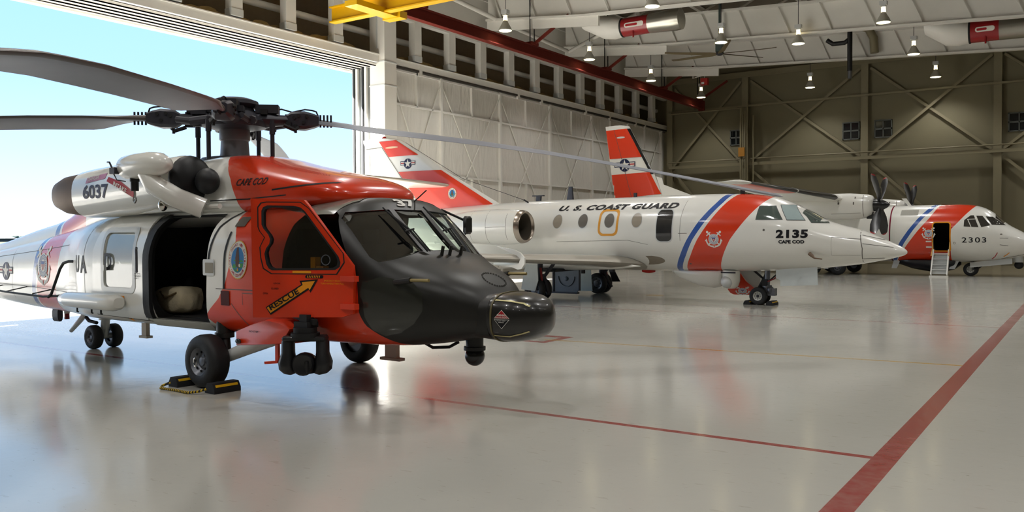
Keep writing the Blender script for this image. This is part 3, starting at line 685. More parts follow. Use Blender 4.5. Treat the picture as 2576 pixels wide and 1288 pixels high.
# ================================================================== HELICOPTER
def ring(x, zb, zt, hw, zw, n=3., N=56, yc=0., nb=None):
    out = []
    for j in range(N):
        a = 2 * math.pi * (j + .5) / N; c, s = math.cos(a), math.sin(a)
        m = n if s > 0 or nb is None else nb
        y = hw * math.copysign(abs(c) ** (2 / m), c); q = math.copysign(abs(s) ** (2 / m), s)
        out.append(Vector((x, yc + y, zw + ((zt - zw) if q > 0 else (zw - zb)) * q)))
    return out
def dense(secs, k=3):
    """Catmull-Rom between stations (first value of each station is x)"""
    out = []
    for i in range(len(secs) - 1):
        p0, p1, p2, p3 = secs[max(i - 1, 0)], secs[i], secs[i + 1], secs[min(i + 2, len(secs) - 1)]
        for j in range(k):
            t = j / k; r = [p1[0] + (p2[0] - p1[0]) * t]
            for a, b, c, d in list(zip(p0, p1, p2, p3))[1:]:
                m1 = (c - a) / max(1e-6, abs(p2[0] - p0[0])) * abs(p2[0] - p1[0]); m2 = (d - b) / max(1e-6, abs(p3[0] - p1[0])) * abs(p2[0] - p1[0])
                v = (2 * t ** 3 - 3 * t ** 2 + 1) * b + (t ** 3 - 2 * t ** 2 + t) * m1 + (-2 * t ** 3 + 3 * t ** 2) * c + (t ** 3 - t ** 2) * m2
                r.append(min(max(v, min(b, c) - .02), max(b, c) + .02))
            out.append(r)
    out.append(list(secs[-1])); return out
def boolean_cut(o, cutters, name):
    """solid difference, done once with the boolean modifier and kept as plain mesh"""
    for c in cutters:
        md = o.modifiers.new('cut', 'BOOLEAN'); md.operation = 'DIFFERENCE'; md.object = c; md.solver = 'EXACT'
    dg = bpy.context.evaluated_depsgraph_get(); dg.update()
    me = bpy.data.meshes.new_from_object(o.evaluated_get(dg)); o.modifiers.clear(); old = o.data; o.data = me; me.name = name
    for c in cutters: bpy.data.objects.remove(c)
    me.polygons.foreach_set('use_smooth', [True] * len(me.polygons)); me.set_sharp_from_angle(angle=R_(32))
    return o
H = thing('helicopter', 'white, orange-red and black rescue helicopter numbered 6037 with its cabin door open', 'helicopter', (-9.0, 7.87, 0), R_(-2))
hp = paint('helicopter_paint', WHITE, [
    (BLUE, [(.5, -6.2), (1.8, -5.82), (2.6, -5.6)], [(.5, -6.04), (1.8, -5.66), (2.6, -5.44)]),
    (RED, [(.5, -5.98), (1.8, -5.58), (2.6, -5.4)], [(.5, -5.15), (1.9, -4.65), (2.6, -4.4)]),
    (RED, [(.5, .3), (.72, .02), (.86, -.2), (.95, -.1), (1.1, .1), (1.3, .24), (1.6, .36), (1.75, .43), (1.9, .38), (2.2, .18), (2.6, .05)], None),
    (BLACK, [(.5, 3.0), (.62, 2.86), (.74, 2.72), (.89, 2.52), (1.02, 2.45), (1.38, 2.43), (1.48, 2.3), (1.6, 2.15), (1.9, 1.95), (2.08, 1.85), (2.14, 1.35), (2.2, .8), (2.5, .7)], None)], coat=.3, matte_last=True)
BODY = [(-12.2, 1.55, 2.15, .2, 1.85), (-9.9, 1.0, 1.72, .3, 1.38), (-8.6, .75, 1.62, .42, 1.2), (-7.0, .64, 1.78, .52, 1.22), (-5.8, .6, 1.92, .62, 1.25), (-5.0, .58, 2.02, .72, 1.28), (-4.4, .58, 2.1, .82, 1.3), (-3.8, .6, 2.18, 1.0, 1.35),
        (-3.3, .62, 2.22, 1.14, 1.4), (-2.8, .62, 2.24, 1.18, 1.4), (-1.5, .62, 2.26, 1.18, 1.4), (.5, .62, 2.27, 1.18, 1.4), (1.4, .62, 2.30, 1.17, 1.4), (1.95, .62, 2.32, 1.13, 1.4), (2.12, .62, 2.25, 1.11, 1.38), (2.45, .62, 1.93, 1.06, 1.28),
        (2.75, .63, 1.66, .98, 1.2), (3.05, .66, 1.53, .84, 1.12), (3.3, .7, 1.43, .69, 1.08), (3.5, .74, 1.31, .52, 1.03), (3.62, .8, 1.2, .38, 1.0)]
mb = MB(); mb.loft([ring(*q, n=3.2, nb=3.2 + 2.6 * max(0, min(1, (q[0] + 5) / 1.5, (3.4 - q[0]) / 1.5))) for q in dense(BODY)])
outer = mb.build('fuselage', [hp, dark], H); hb = bvh_of(outer)
mb = MB(); mb.loft([ring(q[0], q[1] + .13, q[2] - .06, q[3] - .06, q[4], n=3.2, nb=5) for q in dense([(-3.15, *BODY[8][1:])] + BODY[9:15] + [(2.4, .62, 1.96, 1.06, 1.28), (2.7, .63, 1.69, .98, 1.2), (2.9, .66, 1.58, .9, 1.14)])], 1)
inner = mb.build('t', [hp, dark]); inner.parent = H
cut = []
def cutter(pl, fn, t0, t1):
    mb = MB(); mb.prism(pl, fn, t0, t1, 1); o = mb.build('t', [hp, dark]); o.parent = H; cut.append(o)
sidefn = lambda a, b, t: Vector((a, t, b)); frontfn = lambda a, b, t: Vector((t, a, b))
DOORHOLE = [(-1.33, .78), (-.16, .78), (-.15, 1.1), (-.13, 1.6), (-.1, 2.12), (-1.3, 2.12), (-1.4, 1.7), (-1.4, 1.15)]
cutter(DOORHOLE, sidefn, -1.6, -.7)
CKP = [(1.3, .98), (2.4, 1.04), (2.4, 1.45), (2.02, 2.1), (1.95, 2.14), (1.5, 2.14), (1.4, 2.0), (1.33, 1.7), (1.3, 1.4)]
cutter(CKP, sidefn, -1.6, -.7); 
cutter([(1.2, 1.42), (2.28, 1.52), (2.2, 1.7), (1.95, 2.1), (1.3, 2.1), (1.2, 2.0)], sidefn, .7, 1.6)
cutter([(-2.4, 1.2), (-1.7, 1.2), (-1.7, 1.88), (-2.4, 1.88)], sidefn, .7, 1.6)
PANES = [[(-.95, 2.06), (-.88, 2.13), (-.33, 2.17), (-.3, 1.69), (-.93, 1.57), (-.965, 1.63)], [(-.25, 2.17), (.23, 2.17), (.26, 1.69), (-.22, 1.69)], [(.95, 2.06), (.88, 2.13), (.31, 2.17), (.34, 1.69), (.93, 1.57), (.965, 1.63)]]
for p in PANES: cutter(p, frontfn, 1.85, 3.6)
boolean_cut(outer, [inner] + cut, 'fuselage')
# windscreen panes and chin windows
pane = glass('windscreen_glass', 'C6D6CC', .7, .85); dglass = mat('dark_smoked_glass', '33342F', .12, noise=.05, coat=.5)
for p in PANES: decal('windscreen_pane', [[(p, 0)]], hb, front(), pane, H, -.012, .1)
decal('chin_window', [[([(2.5, 1.36), (2.72, 1.42), (3.02, 1.36), (3.13, 1.25), (3.14, 1.06), (3.05, .92), (2.9, .82), (2.72, .78), (2.6, .84), (2.52, .98), (2.5, 1.16), (2.46, 1.22)], 0)]], hb, side(-1), dglass, H, .004, .1)
decal('chin_window', [[([(2.5, 1.36), (2.72, 1.42), (3.02, 1.36), (3.13, 1.25), (3.14, 1.06), (3.05, .92), (2.9, .82), (2.72, .78), (2.6, .84), (2.52, .98), (2.5, 1.16), (2.46, 1.22)], 0)]], hb, side(1), dglass, H, .004, .1)
eyeb = mat('smoked_roof_glass', '6E6E66', .15, noise=.05, coat=.5)
for s in (-1, 1): decal('roof_window', [[([(1.38, s * .35), (1.9, s * .3), (2.02, s * .62), (1.95, s * .95), (1.5, s * .98), (1.4, s * .8)], 0)]], hb, top(), eyeb, H, .006, .1)
# wipers, probes, stubs on the nose
def on_body(y, z, off=0.):
    h, n, i, d = hb.ray_cast(Vector((10, y, z)), Vector((-1, 0, 0))); return h + n * off
for (y0, z0), (y1, z1) in (((-.28, 1.66), (-.45, 2.1)), ((.36, 1.66), (.24, 2.12))):
    mb = MB(); a, b = on_body(y0, z0, .03), on_body(y1, z1, .05); mb.tube([a, (a + b) / 2 + Vector((.03, 0, .02)), b], .014, 6)
    mb.tube([b + Vector((0, -.14, .12)) * .0 + (b - a) * .12, b - (b - a) * .55], .01, 6); mb.tube([a + Vector((0, .04, 0)), (a + b) / 2 + Vector((.03, .05, .02))], .009, 6); mb.tube([(a + b) / 2 + Vector((.04, .06, .03)), (a + b) / 2 + Vector((.05, -.1, 0))], .012, 6)
    mb.build('windscreen_wiper', dark, H)
for y, x0 in ((-.93, 3.1), (.86, 3.06)):
    mb = MB(); mb.tube([(x0 - .25, y * .98, 1.36), (x0, y, 1.39)], .032, 8); mb.build('pitot_mount', black, H)
    mb = MB(); mb.tube([(x0, y, 1.39), (x0 + .26, y * 1.01, 1.395)], .018, 8); mb.build('pitot_tube', mat('brass_probe', '9A8A5C', .4, metal=.6), H)
for y in (-.08, .06, .26):
    p = on_body(y, 1.6); mb = MB(); mb.tube([(2.78, y, 1.58), (2.82, y, 1.74)], .02, 6); mb.build('aerial_stub', black, H)
mb = MB(); mb.tube([(2.05, .25, 2.27), (2.2, .33, 2.42)], .008, 5); mb.build('whip_aerial', dark, H)
mb = MB()
for k in range(28):
    a = 2 * math.pi * k / 28; mb.sph(on_body(.1 + .17 * math.cos(a), 1.36 + .07 * math.sin(a), .002), .012, 5, 4)
mb.build('rivet_ring', mat('rivet_grey', '3C3B36', .6), H)
# mirror on the far side
t_ = MB(); t_.tube([(1.9, .95, 2.2), (2.03, 1.28, 2.06)], .016, 6); t_.tube([(2.25, 1.02, 1.88), (2.03, 1.28, 1.97)], .012, 6); mo = t_.build('mirror_arm', dark, H)
mb = MB(); mb.box((-.03, -.09, -.12), (.03, .09, .12)); o = mb.build('mirror_head', black, mo); o.location = (2.04, 1.32, 2.0)
o.modifiers.new('b', 'BEVEL').width = .03
# radar pod and collar on the nose
mb = MB(); mb.loft([ring(x, .98 - rz, .97 + rz, ry, .97, n=3.4, N=40) for x, ry, rz in ((3.3, .5, .2), (3.45, .46, .24), (3.6, .42, .255), (3.7, .4, .26))]); col = mb.build('nose_collar', black, H)
mb = MB(); mb.loft([ring(x, .975 - rz, .975 + rz, ry, .975, n=2.9, N=40) for x, ry, rz in ((3.68, .4, .265), (3.76, .41, .268), (3.9, .4, .262), (4.0, .37, .245), (4.1, .3, .21), (4.17, .21, .155), (4.21, .11, .09), (4.225, .04, .03))])
podm = mat('glossy_black_radome', '1E1D1B', .3, coat=.35, noise=.12); pod = mb.build('radar_pod', podm, H, ang=50); pb = bvh_of(pod)
mb = MB(); mb.loft([ring(x, .975 - rz, .975 + rz, ry, .975, n=2.9, N=40) for x, ry, rz in ((3.745, .418, .275), (3.765, .418, .275))]); mb.build('seam_band', mat('seam_gold', '5E5638', .5), pod)
gold = mat('bonding_strip', 'C9C08E', .4, metal=.3)
for zz in (1.17, .8):
    decal('bonding_strip', [[(stroke([(3.77, zz), (3.95, zz - .005), (4.08, zz + (-.03 if zz > 1 else .03)), (4.13, zz + (-.06 if zz > 1 else .05))], .012), 0)]], pb, side(-1), gold, pod, .005, .05)
wt = [(3.8, .985), (3.89, 1.075), (3.98, .985)]; wb = [(3.8, .975), (3.98, .975), (3.89, .875)]
def dia(L, s): cx = sum(p[0] for p in L) / 3; cz = sum(p[1] for p in L) / 3; return [(cx + (p[0] - cx) * s, cz + (p[1] - cz) * s) for p in L]
w_ = decal('warning_placard', [[(wt, 0), (wb, 0)], [(dia(wt, .9), 1), (dia(wb, .9), 2)]], pb, side(-1), [MATS['mark_white'], MATS['mark_red'], MATS['mark_black']], pod, .004, .05)
lettering('placard_lettering', text_tris('WARNING', 3.84, 3.94, 1.01, .02, bold=.02) + text_tris('RADIATION HAZARD', 3.82, 3.96, .992, .012) + text_tris('DO NOT PAINT', 3.84, 3.94, .957, .011) + text_tris('SURFACE', 3.86, 3.92, .94, .011), pb, side(-1), MATS['mark_white'], w_, .012, .05)
# nose camera ball
mb = MB(); mb.cyl((3.21, 0, .78), (3.21, 0, .6), .1, 16); mb.cyl((3.21, 0, .6), (3.21, 0, .56), .125, 16); fb = mb.build('camera_mount', black, H)
mb = MB(); mb.sph((3.21, 0, .495), .115, 20, 12); mb.build('camera_ball', mat('black_gloss_ball', '121214', .25, coat=.4), fb)
mb = MB(); mb.tube([(2.65, -.25, .64), (2.8, -.25, .585), (3.0, -.2, .6), (3.1, -.15, .66)], .018, 7); mb.build('cable_loop', dark, H)
# ---- engine and gearbox fairing
cp = paint('cowling_paint', WHITE, [(BLUE, [(1.5, -5.9), (2.6, -5.6)], [(1.5, -5.74), (2.6, -5.44)]), (RED, [(1.5, -5.66), (2.6, -5.36)], [(1.5, -4.75), (2.0, -4.62), (2.6, -4.4)]), (RED, [(2.0, .22), (2.35, .07), (2.6, -.08), (2.8, -.3), (2.9, -.5), (2.97, -.72)], None)], coat=.6)
COWL = [(-9.5, 1.4, 1.78, .14, 1.5), (-8.6, 1.35, 1.74, .2, 1.5), (-6.8, 1.5, 2.02, .26, 1.7), (-5.6, 1.7, 2.2, .32, 1.9), (-5.0, 1.8, 2.4, .36, 2.05), (-4.4, 1.9, 2.62, .42, 2.2), (-3.4, 2.0, 2.76, .52, 2.3), (-2.2, 2.0, 2.88, .66, 2.35), (-1.2, 2.05, 2.98, .8, 2.4), (-.3, 2.05, 2.96, .88, 2.38),
        (.3, 2.05, 2.83, .88, 2.36), (.8, 2.1, 2.73, .86, 2.36), (1.2, 2.12, 2.65, .83, 2.36), (1.48, 2.14, 2.585, .77, 2.36), (1.64, 2.17, 2.52, .7, 2.35), (1.73, 2.2, 2.46, .6, 2.34), (1.79, 2.24, 2.39, .45, 2.32)]
mb = MB(); mb.loft([ring(*q, n=2.7) for q in dense(COWL)]); cowl = mb.build('engine_fairing', cp, H, ang=45); cb = bvh_of(cowl)
nacp = mat('nacelle_white', WHITE, .2, coat=.7, noise=.02)
exm = mat('scorched_exhaust', '6A5A4E', .6, metal=.4, noise=.15)
for s in (-1, 1):
    mb = MB(); mb.loft([ring(x, zc - rz, zc + rz, ry, zc, n=2.5, N=36, yc=s * yc) for x, yc, zc, ry, rz in ((-.72, .98, 2.6, .29, .29), (-.82, .97, 2.6, .33, .33), (-1.2, .94, 2.58, .35, .34), (-2.0, .92, 2.55, .37, .37), (-3.0, .94, 2.51, .35, .36), (-3.25, .96, 2.5, .33, .345))])
    nac = mb.build('engine_nacelle', nacp, H, ang=50)
    if s < 0: nb = bvh_of(nac)
    mb = MB(); mb.sph((-.74, s * .99, 2.61), (.17, .31, .315), 24, 12); mb.build('intake_plug', mat('black_intake_cover', '0F1013', .5), nac)
    mb = MB(); mb.sph((-.42, s * .96, 2.58), (.2, .13, .17), 18, 10); mb.build('inlet_duct', MATS['black_intake_cover'], nac)
    mb = MB(); mb.loft([ring(x, zc - rz, zc + rz, ry, zc, n=2.3, N=28, yc=s * yc) for x, yc, zc, ry, rz in ((-3.2, .96, 2.5, .3, .31), (-3.45, 1.0, 2.5, .28, .31), (-3.7, 1.06, 2.5, .22, .28), (-3.9, 1.12, 2.5, .14, .2), (-4.0, 1.16, 2.5, .05, .1))]); mb.build('exhaust_suppressor', exm, nac, ang=60)
# roof rail between fairing and cabin
mb = MB()
mb.tube([(-3.2, -1.0, 2.2), (-.1, -1.0, 2.25)], .035, 8); mb.build('door_rail', nacp, H)
decal('panel_seam', [[(stroke([(-.5, 2.33), (.3, 2.33), (1.0, 2.36)], .014), 0), (stroke([(.75, 2.43), (1.7, 2.5)], .02), 0)]], cb, side(-1), dark, H, .004, .15)
# ---- markings
mk = MATS['mark_black']
lettering('fairing_lettering', text_tris('CAPE COD', .06, .62, 2.5, .09, shear=.18, bold=.02, space=1.05), cb, side(-1), mk, cowl, .006)
lettering('nacelle_number', text_tris('6037', -2.92, -2.24, 2.41, .2, bold=.03, mi=0), nb, side(-1), MATS['mark_navy'], H, .006)
decal('danger_placard', [[([(-2.86, 2.63), (-2.34, 2.68), (-2.32, 2.76), (-2.84, 2.71)], 0)], [], []], nb, side(-1), MATS['mark_pink'], H, .005)
lettering('danger_lettering', text_tris('DANGER', -2.8, -2.5, 2.655, .055, shear=.2, bold=.02, rot=.1), nb, side(-1), MATS['mark_white'], H, .011)
decal('intake_stripe', [[([(-2.25, 2.7), (-1.9, 2.62), (-1.55, 2.45), (-1.6, 2.38), (-1.95, 2.53), (-2.28, 2.64)], 0)]], nb, side(-1), MATS['mark_red'], H, .005)
lettering('intake_lettering', text_tris('INTAKE', -2.1, -1.75, 2.57, .07, bold=.02, rot=-.35), nb, side(-1), MATS['mark_white'], H, .012)
lettering('roof_number', text_tris('37', -.14, .2, 2.205, .085, bold=.04), hb, front(), MATS['mark_white'], H, .012, .04)
lettering('hull_lettering', text_tris('U', -3.62, -3.42, 1.34, .26, bold=.03) + text_tris('A', -3.34, -3.1, 1.34, .26, bold=.03), hb, side(-1), mk, H, .006)
station_seal('station_seal', .5, 1.58, .185, .235, hb, side(-1), H)
insignia('star_insignia', -7.2, 1.27, .15, hb, side(-1), H)
cg_emblem('service_emblem', -5.5, 1.4, .24, hb, side(-1), H)
lettering('placard_lettering', text_tris('E', .95, 1.0, 1.14, .08) , hb, side(-1), MATS['mark_yellow'], H, .006)
# strips, pockets and seams on the hull side
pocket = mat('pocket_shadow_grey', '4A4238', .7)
decal('rub_strip', [[(stroke([(.17, 2.18), (.0, 1.98), (-.06, 1.75), (-.1, 1.55)], .035), 0)], [(stroke([(.29, 1.92), (.24, 1.65), (.22, 1.22)], .035), 0)]], hb, side(-1), dark, H, .008, .1)
decal('hand_pocket', [[(rrect(-.2, 1.38, .03, 1.58, .02), 0)], [(rrect(-.15, 1.41, .02, 1.54, .01), 1)]], hb, side(-1), [palew, mat('pocket_recess', '8D8676', .6)], H, .012, .1)
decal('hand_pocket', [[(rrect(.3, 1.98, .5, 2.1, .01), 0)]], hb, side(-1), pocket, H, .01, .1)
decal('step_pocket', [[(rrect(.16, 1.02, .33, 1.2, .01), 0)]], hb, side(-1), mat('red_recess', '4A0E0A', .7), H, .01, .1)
decal('panel_seam', [[(stroke([(.05, 1.22), (.95, 1.22)], .01), 0), (stroke([(.35, 1.05), (.8, .64)], .01), 0), (stroke([(.58, 1.04), (.58, 1.18), (.9, 1.18)], .008), 0), (stroke([(-2.95, .75), (-1.5, .72)], .012), 0), (stroke([(-3.1, 2.1), (-3.2, 1.6), (-3.15, .9)], .01), 0), (stroke([(-6.9, 1.7), (-6.95, .8)], .008), 0), (stroke([(-8, 1.5), (-4.3, 1.75)], .008), 0), (stroke([(-8, 1.05), (-4.3, 1.0)], .008), 0)]], hb, side(-1), mat('seam_line', '5A5650', .6), H, .003, .2)
# ---- sliding cabin door, slid back
cd = decal('cabin_door', [[([(-2.72, .78), (-1.5, .76), (-1.43, 1.1), (-1.43, 1.6), (-1.5, 2.14), (-2.62, 2.14), (-2.78, 1.7), (-2.8, 1.2)], 0, [rrect(-2.48, 1.16, -1.74, 1.91, .08)])]], hb, side(-1), white, H, .03, .12, thick=.03)
decal('window_frame', [[(rrect(-2.55, 1.1, -1.67, 1.97, .1), 0, [rrect(-2.48, 1.17, -1.74, 1.9, .08)])]], hb, side(-1), palew, cd, .066, .1)
decal('door_window', [[(rrect(-2.5, 1.15, -1.72, 1.92, .08), 0)]], hb, side(-1), mat('milky_window', '9A9E98', .1, coat=.5, noise=.12, nscale=2), cd, .045, .1)
lettering('door_lettering', text_tris('D', -2.45, -2.25, 1.4, .24, bold=.03), hb, side(-1), mk, cd, .07)
mb = MB(); mb.tube([(-1.53, -1.3, 1.72), (-1.5, -1.32, 1.7), (-1.5, -1.32, 1.42), (-1.53, -1.3, 1.4)], .018, 8); mb.build('grab_handle', alu, cd)
mb = MB(); mb.box((-2.42, -1.3, 1.4), (-2.37, -1.26, 1.48)); mb.build('window_latch', palew, cd)
lettering('door_placards', text_tris('PUSH', -1.68, -1.56, 1.36, .018) + text_tris('EMERGENCY', -1.7, -1.52, 1.33, .018) + text_tris('EXIT', -1.68, -1.58, 1.3, .018), hb, side(-1), mk, cd, .066)
decal('door_stripe', [[(rrect(-2.15, 1.02, -1.95, 1.06, .005), 0)]], hb, side(-1), MATS['mark_orange'], cd, .066)
mb = MB()
J = [(-1.44, .78), (-1.42, 1.12), (-1.42, 1.62), (-1.36, 1.98), (-1.3, 2.13)]
jam = decal('door_jamb', [[(stroke(J, .15), 0)]], hb, side(-1), rubber, H, .012, .1, thick=.05)
decal('door_head', [[(stroke([(-1.36, 2.13), (-.1, 2.13)], .03), 0)]], hb, side(-1), dark, H, .01, .1)
decal('door_sill', [[([(-1.5, .68), (-.14, .68), (-.14, .78), (-1.42, .78)], 0)]], hb, side(-1), mat('sill_grey', 'BDBDB6', .4), H, .02, .1, thick=.02)
# ---- cabin and cockpit fittings
mb = MB(); mb.box((-3.0, -.9, .752), (2.2, .9, .79)); mb.build('cabin_floor', mat('dark_floor', '17171A', .6), H)
mb = MB(); mb.box((-.02, -1.0, .82), (.06, -.35, 2.02)); mb.build('cabin_bulkhead', dark, H)
seatm = mat('crew_seat_grey', '2A2C2C', .7)
for y in (-.5, .5):
    mb = MB(); mb.box((1.05, y - .26, .8), (1.55, y + .26, 1.12)); mb.box((.95, y - .26, 1.1), (1.08, y + .26, 1.75)); mb.box((.95, y - .15, 1.75), (1.06, y + .15, 1.95)); mb.build('crew_seat', seatm, H)
mb = MB(); mb.prism([(2.1, .8), (2.45, .8), (2.4, 1.45), (2.2, 1.5), (2.05, 1.3)], sidefn, -.85, .85); mb.build('instrument_panel', mat('panel_black', '141414', .6), H)
mb = MB(); mb.box((1.58, -.98, 1.2), (1.66, -.9, 1.62)); mb.box((1.7, -1.0, 1.36), (1.82, -.92, 1.52)); mb.build('emergency_handle', MATS['mark_yellow'], H)
mb = MB(); mb.box((-1.0, .5, .9), (-.6, .95, 1.5)); mb.box((-1.15, .55, 1.55), (-1.0, .95, 1.85)); mb.build('cabin_equipment', seatm, H)
# ---- open cockpit door, swung forward on its front hinge
DT = .3385
dfn = lambda a, b, t: Vector((a + .321 * t, -1.1 - DT * (2.44 - a) - .947 * t, b))
DO = [(1.23, 2.29), (1.87, 2.26), (1.93, 2.19), (2.43, 1.54), (2.44, 1.43), (2.43, 1.02), (2.3, .98), (1.24, .95)]
DG = [(1.37, 2.14), (1.39, 2.18), (1.44, 2.2), (1.75, 2.19), (1.83, 2.17), (1.88, 2.13), (2.26, 1.64), (2.28, 1.58), (2.27, 1.53), (2.22, 1.5), (1.49, 1.49), (1.45, 1.51), (1.42, 1.56), (1.4, 1.67), (1.42, 1.73), (1.46, 1.78), (1.47, 1.83), (1.45, 1.88), (1.39, 1.95), (1.37, 1.99)]
def plate(name, loops, m, t0, t1, parent):
    mb = MB(); pts = [p for L in loops for p in L]; tri = tessellate_polygon([[Vector((a, b, 0)) for a, b in L] for L in loops]); n = len(pts)
    mb.add([dfn(a, b, t0) for a, b in pts] + [dfn(a, b, t1) for a, b in pts], [list(t) for t in tri] + [[i + n for i in reversed(t)] for t in tri])
    o = 0
    for L in loops:
        k = len(L)
        for i in range(k): j = (i + 1) % k; mb.f.append([o + i, o + j, n + o + j, n + o + i]); mb.m.append(0)
        o += k
    return mb.build(name, m, parent, ang=40)
cdoor = plate('cockpit_door', [DO, DG], red, -.02, .03, H)
grow = lambda L, s: [((p[0] - 1.8) * s + 1.8, (p[1] - 1.82) * s + 1.82) for p in L]
plate('window_seal', [grow(DG, 1.02), grow(DG, .955)], dark, -.01, .034, cdoor)
plate('door_glass', [grow(DG, .98)], glass('door_pane', 'E8E4DC', .1, .95), 0, .008, cdoor)
SE = [(1.31, 2.19), (1.35, 2.24), (1.42, 2.25), (1.83, 2.24), (1.93, 2.17), (2.33, 1.67), (2.34, 1.57), (2.25, 1.44), (1.47, 1.44), (1.37, 1.5), (1.34, 1.62), (1.33, 1.74), (1.39, 1.85), (1.33, 1.92), (1.31, 1.97)]
g2 = lambda L, s: [((p[0] - 1.8) * s + 1.8, (p[1] - 1.85) * s + 1.85) for p in L]
plate('seam_line', [SE, g2(SE, .975)], dark, .028, .0325, cdoor)
mb = MB(); c = [dfn(2.11 + .05 * math.cos(a), 1.6 + .055 * math.sin(a), .012) for a in [2 * math.pi * i / 20 for i in range(20)]]; mb.tube(c + [c[0]], .006, 5); mb.build('vent_ring', alu, cdoor)
dmp = lambda a, b: (dfn(a, b, 3), (dfn(0, 0, 0) - dfn(0, 0, 1)).normalized())
dbv = bvh_of(cdoor)
arr = [(1.4, 1.07), (1.83, 1.33), (1.81, 1.37), (2.03, 1.39), (1.94, 1.24), (1.92, 1.275), (1.46, .985)]
ins = [(1.415, 1.065), (1.85, 1.325), (1.838, 1.355), (1.995, 1.372), (1.93, 1.268), (1.915, 1.295), (1.46, 1.008)]
decal('rescue_arrow', [[(arr, 0)], [(ins, 1)]], dbv, dmp, [mk, MATS['mark_orange']], cdoor, .004, 0)
lettering('rescue_lettering', text_tris('RESCUE', 1.468, 1.87, 1.035, .065, bold=.025, rot=.525), dbv, dmp, mk, cdoor, .011, 0)
decal('handle_stripes', [[(rrect(1.88, 1.4, 2.09, 1.435, .015), 0)], [([(1.9 + .02 * i, 1.405), (1.908 + .02 * i, 1.405), (1.916 + .02 * i, 1.43), (1.908 + .02 * i, 1.43)], 1) for i in range(8)]], dbv, dmp, [mk, MATS['mark_orange']], cdoor, .004, 0)
decal('yellow_placard', [[(rrect(1.73, 1.455, 1.95, 1.48, .004), 0)]], dbv, dmp, MATS['mark_orange'], cdoor, .006, 0)
lettering('door_placards', text_tris('EMERGENCY RELEASE', 2.1, 2.3, 1.365, .018) + text_tris('TURN HANDLE THEN PULL', 2.06, 2.33, 1.335, .018), dbv, dmp, MATS['mark_orange'], cdoor, .005, 0)
lettering('door_placards', text_tris('OPEN', 1.37, 1.43, 1.215, .02) + text_tris('CLOSED', 1.47, 1.56, 1.27, .02) + text_tris('LOCK', 1.5, 1.58, 1.33, .018), dbv, dmp, mk, cdoor, .005, 0)
for z in (1.1, 1.4):
    mb = MB(); mb.box((2.3, -1.19, z - .03), (2.52, -1.12, z + .03)); mb.build('hinge', mat('red_matte', RED, .6), cdoor)
# ---- rescue hoist over the door
t = MB(); t.tube([(-.3, -1.1, 2.22), (-.5, -1.35, 2.35), (-.75, -1.5, 2.52), (-.92, -1.5, 2.7)], [.13, .13, .13, .12], 12); ho = t.build('hoist_arm', white, H, ang=60)
mb = MB(); m_ = Matrix.Rotation(R_(2), 4, 'Y')
mb.loft([[Vector((x, -1.5 + r * math.cos(a), 2.77 + dz + r * .92 * math.sin(a))) for a in [2 * math.pi * j / 20 for j in range(20)]] for x, r, dz in ((-1.46, .04, 0), (-1.44, .12, 0), (-1.35, .165, 0), (-1.1, .18, .005), (-.8, .175, .01), (-.6, .15, .01), (-.48, .1, 0), (-.43, .03, 0))]); mb.build('hoist_drum', white, ho, ang=60)
mb = MB(); mb.cyl((-1.2, -1.5, 2.62), (-1.2, -1.5, 2.58), .06, 12); mb.cyl((-1.2, -1.5, 2.58), (-1.2, -1.5, 2.46), .05, 12); mb.build('hoist_guide', black, ho)
mb = MB(); mb.tube([(-1.2, -1.5, 2.46), (-1.2, -1.5, 2.4), (-1.23, -1.5, 2.34), (-1.2, -1.5, 2.31), (-1.17, -1.5, 2.34), (-1.18, -1.5, 2.37)], .014, 7); mb.build('hoist_hook', steel, ho)
mb = MB(); mb.box((-1.45, -1.7, 2.68), (-1.33, -1.62, 2.76)); mb.tube([(-1.42, -1.68, 2.76), (-1.44, -1.7, 2.83), (-1.56, -1.66, 2.84)], .012, 6); mb.tube([(-1.38, -1.68, 2.68), (-1.34, -1.66, 2.6), (-1.24, -1.6, 2.58)], .008, 5); mb.build('hoist_connector', grime, ho)
mb = MB(); mb.sph((-1.05, -1.2, 2.28), (.07, .06, .08), 12, 8); mb.build('hover_lamp', chrome, ho)
mb = MB(); mb.box((-.95, -1.2, 2.5), (-.72, -1.0, 2.62)); mb.build('hoist_bracket', dark, ho)
# ---- white stores pod and tail fittings
mb = MB(); mb.loft([ring(x, .97 - r, .97 + r, r * 1.1, .97, n=2.4, N=24, yc=-1.36) for x, r in ((-3.42, .03), (-3.38, .08), (-3.2, .11), (-2.6, .115), (-2.0, .115), (-1.92, .1), (-1.88, .07))]); sp_ = mb.build('side_pod', white, H, ang=50)
mb = MB(); mb.box((-3.0, -1.35, .95), (-2.8, -1.1, 1.0)); mb.box((-2.2, -1.35, .95), (-2.0, -1.1, 1.0)); mb.build('pod_bracket', palew, sp_)
mb = MB()
for x in (-3.0, -2.6, -2.35): mb.tube([(x, -1.36, .86), (x, -1.36, .8), (x + .03, -1.36, .8)], .012, 6)
mb.build('tie_ring', dark, sp_)
lettering('hull_placard', text_tris('R', -2.12, -2.0, .74, .12, bold=.03) , hb, side(-1), mk, H, .012)
decal('orange_placard', [[([(-2.2, .78), (-2.08, .88), (-1.96, .8), (-2.06, .68)], 0)], [([(-1.96, 1.12), (-1.86, 1.12), (-1.86, 1.02)], 0)]], hb, side(-1), MATS['mark_orange'], H, .006)
mb = MB(); mb.tube([(-3.7, -.95, 1.5), (-3.95, -1.0, 1.5), (-4.15, -.98, 1.47), (-4.3, -.96, 1.38), (-4.62, -.95, .97), (-4.72, -.95, .92)], .022, 8); mb.build('fuel_vent_tube', dark, H)
